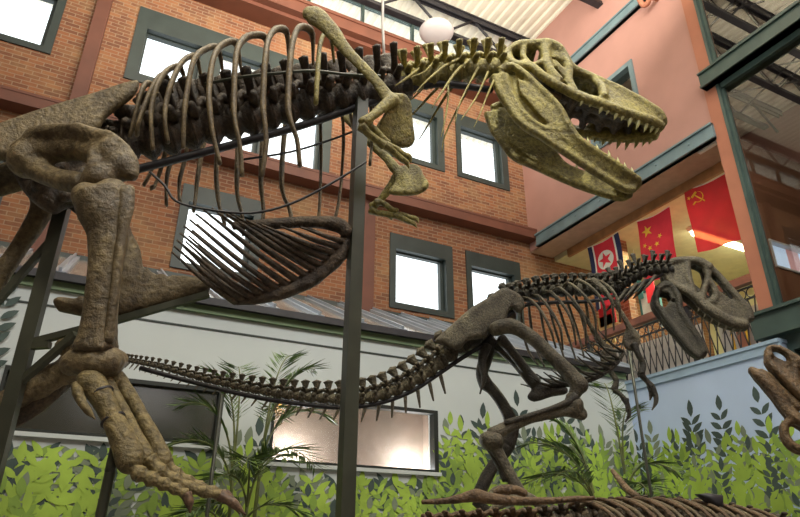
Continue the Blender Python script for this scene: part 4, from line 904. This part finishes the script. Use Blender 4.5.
# far leg
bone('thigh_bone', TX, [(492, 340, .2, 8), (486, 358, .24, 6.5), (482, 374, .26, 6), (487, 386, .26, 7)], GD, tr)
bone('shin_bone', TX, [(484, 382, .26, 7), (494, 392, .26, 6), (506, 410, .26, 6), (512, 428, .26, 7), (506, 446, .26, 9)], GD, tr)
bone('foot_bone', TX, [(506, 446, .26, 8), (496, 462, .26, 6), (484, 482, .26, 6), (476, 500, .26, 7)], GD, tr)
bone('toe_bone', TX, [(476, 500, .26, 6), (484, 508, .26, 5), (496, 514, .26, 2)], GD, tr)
class Narrow(Plane):
    """the same plane with sideways offsets scaled, for the narrow skull"""
    def __init__(s, pl, ang, k, px_): 
        c = pl.at(px_[0], px_[1], 0); Plane.__init__(s, (c.x, c.y), ang); s.k = k
    def at(s, x, y, off=0): return Plane.at(s, x, y, off*s.k)
QX = Narrow(TX, R(-40), .45, (690, 290))
# skull
b = BM()
strut(b, QX, [(664, 269, -.13, 3.5), (672, 262, -.15, 4), (684, 260, -.15, 4), (698, 261, -.15, 4.5), (710, 268, -.14, 5)])
strut(b, QX, [(708, 266, -.13, 4), (719, 276, -.09, 3.5), (729, 288, -.07, 4), (739, 300, -.06, 4.5), (747, 310, -.05, 5), (750, 320, -.04, 5)])
cross(b, QX, [(666, 269, -.13, 4), (678, 261, -.15, 4), (690, 261, -.15, 5), (702, 263, -.15, 5), (712, 270, -.12, 4), (722, 280, -.09, 3.5), (733, 293, -.07, 4), (745, 308, -.05, 4), (750, 318, -.04, 4)])
strut(b, QX, [(664, 270, -.13, 4), (668, 279, -.16, 4), (676, 286, -.18, 4), (688, 292, -.19, 4.5), (698, 300, -.18, 5), (708, 309, -.16, 6), (722, 318, -.12, 6), (736, 324, -.08, 6), (747, 325, -.05, 5)])
quad_sheet(b, QX, [[(716, 289, -.11), (726, 296, -.1), (736, 303, -.08), (746, 311, -.06), (750, 319, -.04)], [(708, 300, -.15), (718, 306, -.13), (730, 311, -.1), (741, 317, -.07), (748, 322, -.05)], [(702, 304, -.17), (714, 313, -.14), (726, 319, -.11), (738, 324, -.08), (747, 325, -.05)]], .018)
quad_sheet(b, QX, [[(666, 271, -.14), (674, 266, -.15), (684, 264, -.16)], [(672, 281, -.17), (679, 280, -.17), (686, 278, -.17)], [(677, 286, -.18), (684, 289, -.185), (690, 291, -.185)]], .016)
strut(b, QX, [(687, 263, -.16, 3.5), (689, 278, -.18, 3.5), (693, 293, -.185, 4)])
strut(b, QX, [(706, 268, -.14, 4), (708, 278, -.15, 3.5), (704, 290, -.17, 3.5), (702, 300, -.17, 4)])
strut(b, QX, [(709, 279, -.14, 3), (714, 288, -.12, 3.5), (716, 296, -.12, 4), (712, 303, -.14, 4)])
cran = obj('cranium', b, G, tr, remesh=.012)
b = BM()
for x, y, o in ((676, 282, -.12), (690, 290, -.12), (704, 303, -.12), (718, 314, -.09)):
    v = QX.at(x, y, o); tube(b, [v, (v+QX.mir(v))/2+Vector((0, 0, .03)), QX.mir(v)], .045, 7, 3, flat=(1, .6))
V, r = PT(QX, [(664, 270, 0, 5), (684, 282, 0, 5), (704, 298, 0, 5), (730, 316, 0, 4)]); tube(b, V, r, 8, 4); obj('palate', b, GD, tr, remesh=.012)
for x, y, o in ((700, 306, -.17), (706, 312, -.16), (713, 317, -.14), (720, 321, -.125), (727, 325, -.105), (734, 328, -.085), (741, 329, -.065)):
    for mr in (False, True): tooth(QX, (x, y-2, o), (x-1, y+6, o), .013, M['tooth2'], cran, mr)
b = BM()
ju2 = [(664, 284, -.17), (672, 286, -.17), (678, 297, -.165), (680, 310, -.15), (690, 326, -.12), (699, 340, -.08), (705, 353, -.04)]; jl2 = [(657, 291, -.17), (656, 303, -.17), (667, 319, -.155), (681, 337, -.12), (691, 350, -.08), (700, 357, -.04)]
strut(b, QX, [(*q, 4) for q in ju2]); strut(b, QX, [(*q, 3.5) for q in jl2]); strut(b, QX, [(664, 284, -.17, 4), (657, 290, -.17, 4)])
quad_sheet(b, QX, [[(670, 300, -.165), (679, 309, -.15), (690, 326, -.12), (699, 340, -.08), (704, 352, -.04)], [(665, 308, -.165), (674, 320, -.14), (684, 333, -.12), (695, 347, -.08), (702, 355, -.04)], [(658, 304, -.17), (668, 319, -.15), (682, 337, -.12), (692, 350, -.08), (700, 356, -.04)]], .017)
quad_sheet(b, QX, [[(662, 287, -.17), (672, 289, -.17), (677, 297, -.165)], [(661, 292, -.17), (668, 293, -.17), (672, 300, -.165)]], .016)
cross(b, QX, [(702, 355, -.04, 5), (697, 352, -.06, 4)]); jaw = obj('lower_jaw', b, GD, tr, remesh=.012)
for x, y, o in ((687, 322, -.13), (692, 330, -.11), (697, 338, -.09), (701, 346, -.07)):
    for mr in (False, True): tooth(QX, (x, y, o), (x+5, y-4, o), .011, M['tooth2'], jaw, mr)
rod('tail_rod', TX, [(140, 368, 0), (200, 384, 0), (260, 398, 0), (318, 406, 0), (352, 407, 0), (384, 402, 0), (414, 390, 0), (440, 373, 0), (462, 358, 0), (482, 346, 0)], .022, M['black'], tr)
rod('spine_rod', TX, [(482, 346, 0), (515, 310, 0), (545, 303, 0), (600, 300, 0), (640, 284, 0), (668, 272, 0)], .02, M['black'], tr)
def vpost(pl, x0, y0, x1, y1, off, r, name, lab, cat):
    a = pl.at(x0, y0, off); b = BM(); tube(b, [a, Vector((a.x, a.y, .02))], r, 8, 1); box(b, (a.x-.12, a.y-.12, 0), (a.x+.12, a.y+.12, .02)); o = obj(name, b, M['post'], base=True); tag(o, lab, cat); return o
vpost(TX, 628, 345, 640, 490, 0, .014, 'support_post', 'thin dark steel post below the arms of the smaller grey skeleton', 'post')
vpost(TX, 222, 394, 206, 517, 0, .018, 'support_post', 'thin dark steel post under the long tail, beside the left palm', 'post')

# ------------------------------------------------------------------ low skeleton along the bottom right, only its back showing
LP = Plane((2.35, 3.2), R(-27)); BR = M['brown']
lw_ = thing('dinosaur_skeleton', (2.9, 2.9, 0), 'low brown rib cage of a skeleton along the bottom edge', 'dinosaur skeleton')
bone('hip_rod', LP, [(422, 502, -.25, 2.2), (445, 501, -.25, 3.2), (462, 498, -.25, 4.6), (476, 496, -.25, 6.6), (492, 499, -.25, 5.4), (515, 501, -.25, 4.6), (545, 501, -.25, 3.5), (575, 499, -.24, 2.8), (594, 498, -.22, 2)], BR, lw_)
bone('hip_rod', LP, [(494, 493, -.1, 2.5), (502, 490, -.1, 4.5), (516, 490, -.1, 4.5), (526, 494, -.1, 4)], BR, lw_)
A, Ln = along(LP, [(432, 531), (480, 528), (540, 525), (600, 517), (660, 515), (720, 521), (780, 532)], 22)
for i, (c, t, u, f) in enumerate(A): vertebra('back_vertebra', LP, c, t, u, .055, Ln/21*.9, .02, .05, .10, M['brown'] if f < .3 else DK, lw_)
for i in range(20):
    x = 585 + i*9.6; yt = 499 + (abs(x-640)/150)**2*19 + (2 if i % 2 else 0)
    P = [(x-16, yt+4, -.04, 1.6), (x-4, yt-1, -.12, 1.9), (x+12, yt+4, -.24, 2.2), (x+27, yt+14, -.34, 2.3), (x+37, yt+30, -.42, 2.4), (x+40, yt+75, -.42, 2.4), (x+34, yt+120, -.3, 1.6)]
    bone('rib', LP, P, BR if i % 2 == 0 else M['tan'], lw_, n=7, flat=(.6, 1), ref=LP.n); bone('rib', LP, P, BR if i % 2 == 0 else M['tan'], lw_, True, n=7, flat=(.6, 1), ref=LP.n)
V = [LP.at(x, y, -.2) for x, y in ((695, 494), (708, 493), (722, 495), (723, 507), (716, 510), (706, 503))]
b = BM(); plate(b, V, LP.n, .03, smooth=False); obj('spine_plate', b, M['black'], lw_)
b = BM(); V, r = PT(LP, [(612, 470, .25, 2), (620, 480, .2, 3), (628, 490, .1, 3.5), (638, 498, 0, 4)]); tube(b, V, r, 8, 4, rough=.3); obj('neck_rod', b, BR, lw_)
for x in (470, 520):
    a = LP.at(x, 515, 0); b = BM(); tube(b, [a, Vector((a.x, a.y, 0))], .025, 8, 1); obj('steel_leg', b, M['post'], lw_)
a = LP.at(690, 515, 0); b = BM(); tube(b, [a, Vector((a.x, a.y, 0))], .025, 8, 1); obj('steel_leg', b, M['post'], lw_)

# ------------------------------------------------------------------ brown skull entering at the right edge
SX = Narrow(Plane((4.3, 2.6), R(-40)), R(-48), .5, (785, 390))
sk = thing('dinosaur_skeleton', SX.at(800, 380, 0)*1, 'brown open-mouthed skull of another skeleton at the right edge', 'dinosaur skeleton')
sk.location.z = 0; WL[sk.name] = Vector(sk.location)
b = BM()
strut(b, SX, [(771, 356, -.06, 3.5), (768, 350, -.05, 3), (774, 347, -.05, 3), (784, 350, -.06, 3), (796, 358, -.07, 4), (812, 370, -.10, 6), (836, 384, -.14, 8)])
strut(b, SX, [(768, 352, -.05, 3), (769, 362, -.06, 4), (777, 370, -.07, 5), (786, 378, -.08, 6), (796, 388, -.09, 7), (812, 400, -.11, 9), (836, 410, -.14, 9)])
strut(b, SX, [(790, 356, -.065, 3), (795, 368, -.08, 3), (796, 384, -.09, 4)]); quad_sheet(b, SX, [[(776, 357, -.03), (786, 362, -.04), (798, 368, -.05), (812, 378, -.07)], [(773, 364, -.05), (783, 372, -.06), (796, 380, -.07), (812, 392, -.09)]], .012); quad_sheet(b, SX, [[(772, 362, -.05), (784, 368, -.06), (796, 374, -.07)], [(776, 368, -.06), (786, 376, -.07), (797, 386, -.08)]], .012)
cross(b, SX, [(769, 356, -.05, 4), (780, 349, -.05, 3), (778, 370, -.07, 4), (790, 381, -.08, 5), (800, 361, -.07, 4), (820, 376, -.12, 6)])
obj('cranium', b, BR, sk, remesh=.01)
b = BM()
strut(b, SX, [(753, 372, -.04, 3.5), (760, 377, -.05, 5.5), (769, 386, -.06, 6), (778, 398, -.07, 5), (787, 410, -.08, 5), (800, 420, -.1, 7), (820, 430, -.12, 8)])
strut(b, SX, [(762, 371, -.04, 2.5), (770, 376, -.05, 3), (778, 386, -.06, 3.5), (788, 396, -.07, 4), (800, 408, -.09, 5)])
strut(b, SX, [(785, 424, -.09, 4), (786, 436, -.09, 4), (794, 446, -.1, 4), (806, 450, -.1, 5)]); strut(b, SX, [(785, 424, -.09, 4), (794, 420, -.09, 4), (806, 424, -.1, 5)])
cross(b, SX, [(753, 372, -.04, 4), (758, 374, -.045, 4), (766, 381, -.05, 4)])
for x, y in ((754, 370), (758, 370), (762, 370), (766, 372)): blob(b, SX.at(x, y, -.04), .014, 1); blob(b, SX.mir(SX.at(x, y, -.04)), .014, 1)
obj('lower_jaw', b, BR, sk, remesh=.01)
A, Ln = along(SX, [(838, 405), (860, 420), (890, 440), (930, 450)], 6)
for c, t, u, f in A: vertebra('neck_vertebra', SX, c, t, u, .05, Ln/5*.9, .06, .06, .06, BR, sk)
a = SX.at(880, 440, 0); b = BM(); tube(b, [a, Vector((a.x, a.y, 0))], .03, 8, 1); obj('steel_leg', b, M['post'], sk)

# ------------------------------------------------------------------ palms
def frond(parent, base, az, length, rise, droop, nleaf, lw, mt, ll=.3):
    d = Vector((math.cos(az), math.sin(az), 0)); P = []
    for k in range(13):
        t = k/12; P.append(base + d*(length*t*(.35+.65*t)) + Vector((0, 0, rise*(t*1.5-.5*t*t) - droop*t**3)))
    b = BM(); tube(b, P, [.011*(1-.75*k/12)+.002 for k in range(13)], 5, 1, mi=1)
    X = crom(P, 6); s = d.cross(Vector((0, 0, 1)))
    for k in range(nleaf):
        f = .28 + .72*k/(nleaf-1); i = min(len(X)-2, int(f*(len(X)-1))); p = X[i]; t = (X[i+1]-X[i]).normalized()
        L = ll*(.55+.9*math.sin(math.pi*min(1, (f-.2)*1.15))**.8)*random.uniform(.85, 1.1)
        for sd in (-1, 1):
            dr = (t*.75 + s*sd*.8 + Vector((0, 0, random.uniform(-.05, .25)))).normalized(); wv = dr.cross(Vector((0, 0, 1))).normalized()*lw
            q1 = p + dr*L*.45 + Vector((0, 0, -.012)); q2 = p + dr*L + Vector((0, 0, -.05*L/.3*random.uniform(.2, 1.3)))
            vs = [b.verts.new(v) for v in (p, q1-wv, q1+wv, q2)]; b.faces.new((vs[0], vs[1], vs[3])); b.faces.new((vs[0], vs[3], vs[2]))
    return obj('frond', b, [mt, M['palmst']], parent, smooth=False)
def palm(base, label, specs, stems, zc):
    t = thing('areca_palm', base, label, 'palm')
    for dx, dy, h in stems:
        b = BM(); tube(b, [base+Vector((dx*.4, dy*.4, .3)), base+Vector((dx*.8, dy*.8, h*.6)), base+Vector((dx, dy, h))], [.03, .022, .016], 8, 4); obj('stem', b, M['palmst'], t)
    b = BM(); rings = [[base+Vector((r*math.cos(q*math.pi/10), r*math.sin(q*math.pi/10), z)) for q in range(20)] for r, z in ((.2, 0), (.27, .45), (.28, .5), (.25, .5), (.24, .42), (.01, .42), (.01, .01), )]
    rr = [[b.verts.new(p) for p in ring] for ring in rings]
    for A_, B_ in zip(rr, rr[1:]):
        for j in range(20): b.faces.new((A_[j], A_[(j+1) % 20], B_[(j+1) % 20], B_[j]))
    obj('pot', b, M['dgreen'], t)
    for (az, L, rise, dp, z0, s) in specs:
        L *= .78; dp *= .7; z0 += .05
        dx, dy, h = stems[s]; frond(t, base+Vector((dx, dy, z0)), R(az), L, rise, dp, 24, .012, M['palm'], .24)
p1 = onY(243, 500, 6.45); p1.z = 0
stems = [(-.12, .02, 2.2), (.16, .05, 2.5), (.02, -.1, 1.9)]
palm(p1, 'tall feathery green palm between the big skeleton foot and the bright display window', [
    (10, .7, 1.15, .30, 2.35, 1), (40, .5, 1.2, .2, 2.4, 1), (-20, .85, .75, .5, 2.3, 1), (160, .75, .95, .4, 2.1, 0), (185, .9, .65, .5, 2.0, 0), (130, .5, 1.1, .2, 2.2, 0),
    (-60, .6, .7, .4, 1.8, 2), (-110, .6, .65, .4, 1.8, 2), (200, .8, .3, .4, 1.7, 2), (-10, .85, .3, .45, 1.7, 2), (20, .9, .55, .55, 2.1, 1), (90, .4, 1.2, .2, 2.2, 0), (-150, .7, .5, .5, 1.8, 2), (60, .7, .85, .5, 2.3, 1), (-35, .8, .25, .3, 1.5, 2), (215, .7, .5, .3, 1.45, 0)], stems, 0)
p2 = TX.at(622, 517, .9); p2.z = 0
stems2 = [(-.25, .1, 1.9), (.12, .0, 2.2), (-.05, -.2, 1.7)]
palm(p2, 'feathery green palm standing in the blue mural corner behind the thin post', [
    (150, .9, .75, .3, 1.95, 0), (175, 1.0, .45, .4, 1.9, 0), (120, .6, .95, .2, 2.0, 0), (20, .6, .95, .3, 2.2, 1), (60, .4, 1.1, .15, 2.25, 1), (-30, .7, .5, .4, 2.0, 1),
    (-80, .6, .4, .4, 1.7, 2), (-120, .7, .5, .4, 1.75, 2), (200, .9, .35, .4, 1.7, 2), (-10, .8, .25, .35, 1.7, 2), (100, .6, .7, .3, 2.0, 0), (-160, 1.0, .55, .45, 1.85, 0), (165, 1.05, .2, .3, 1.6, 0)], stems2, 0)
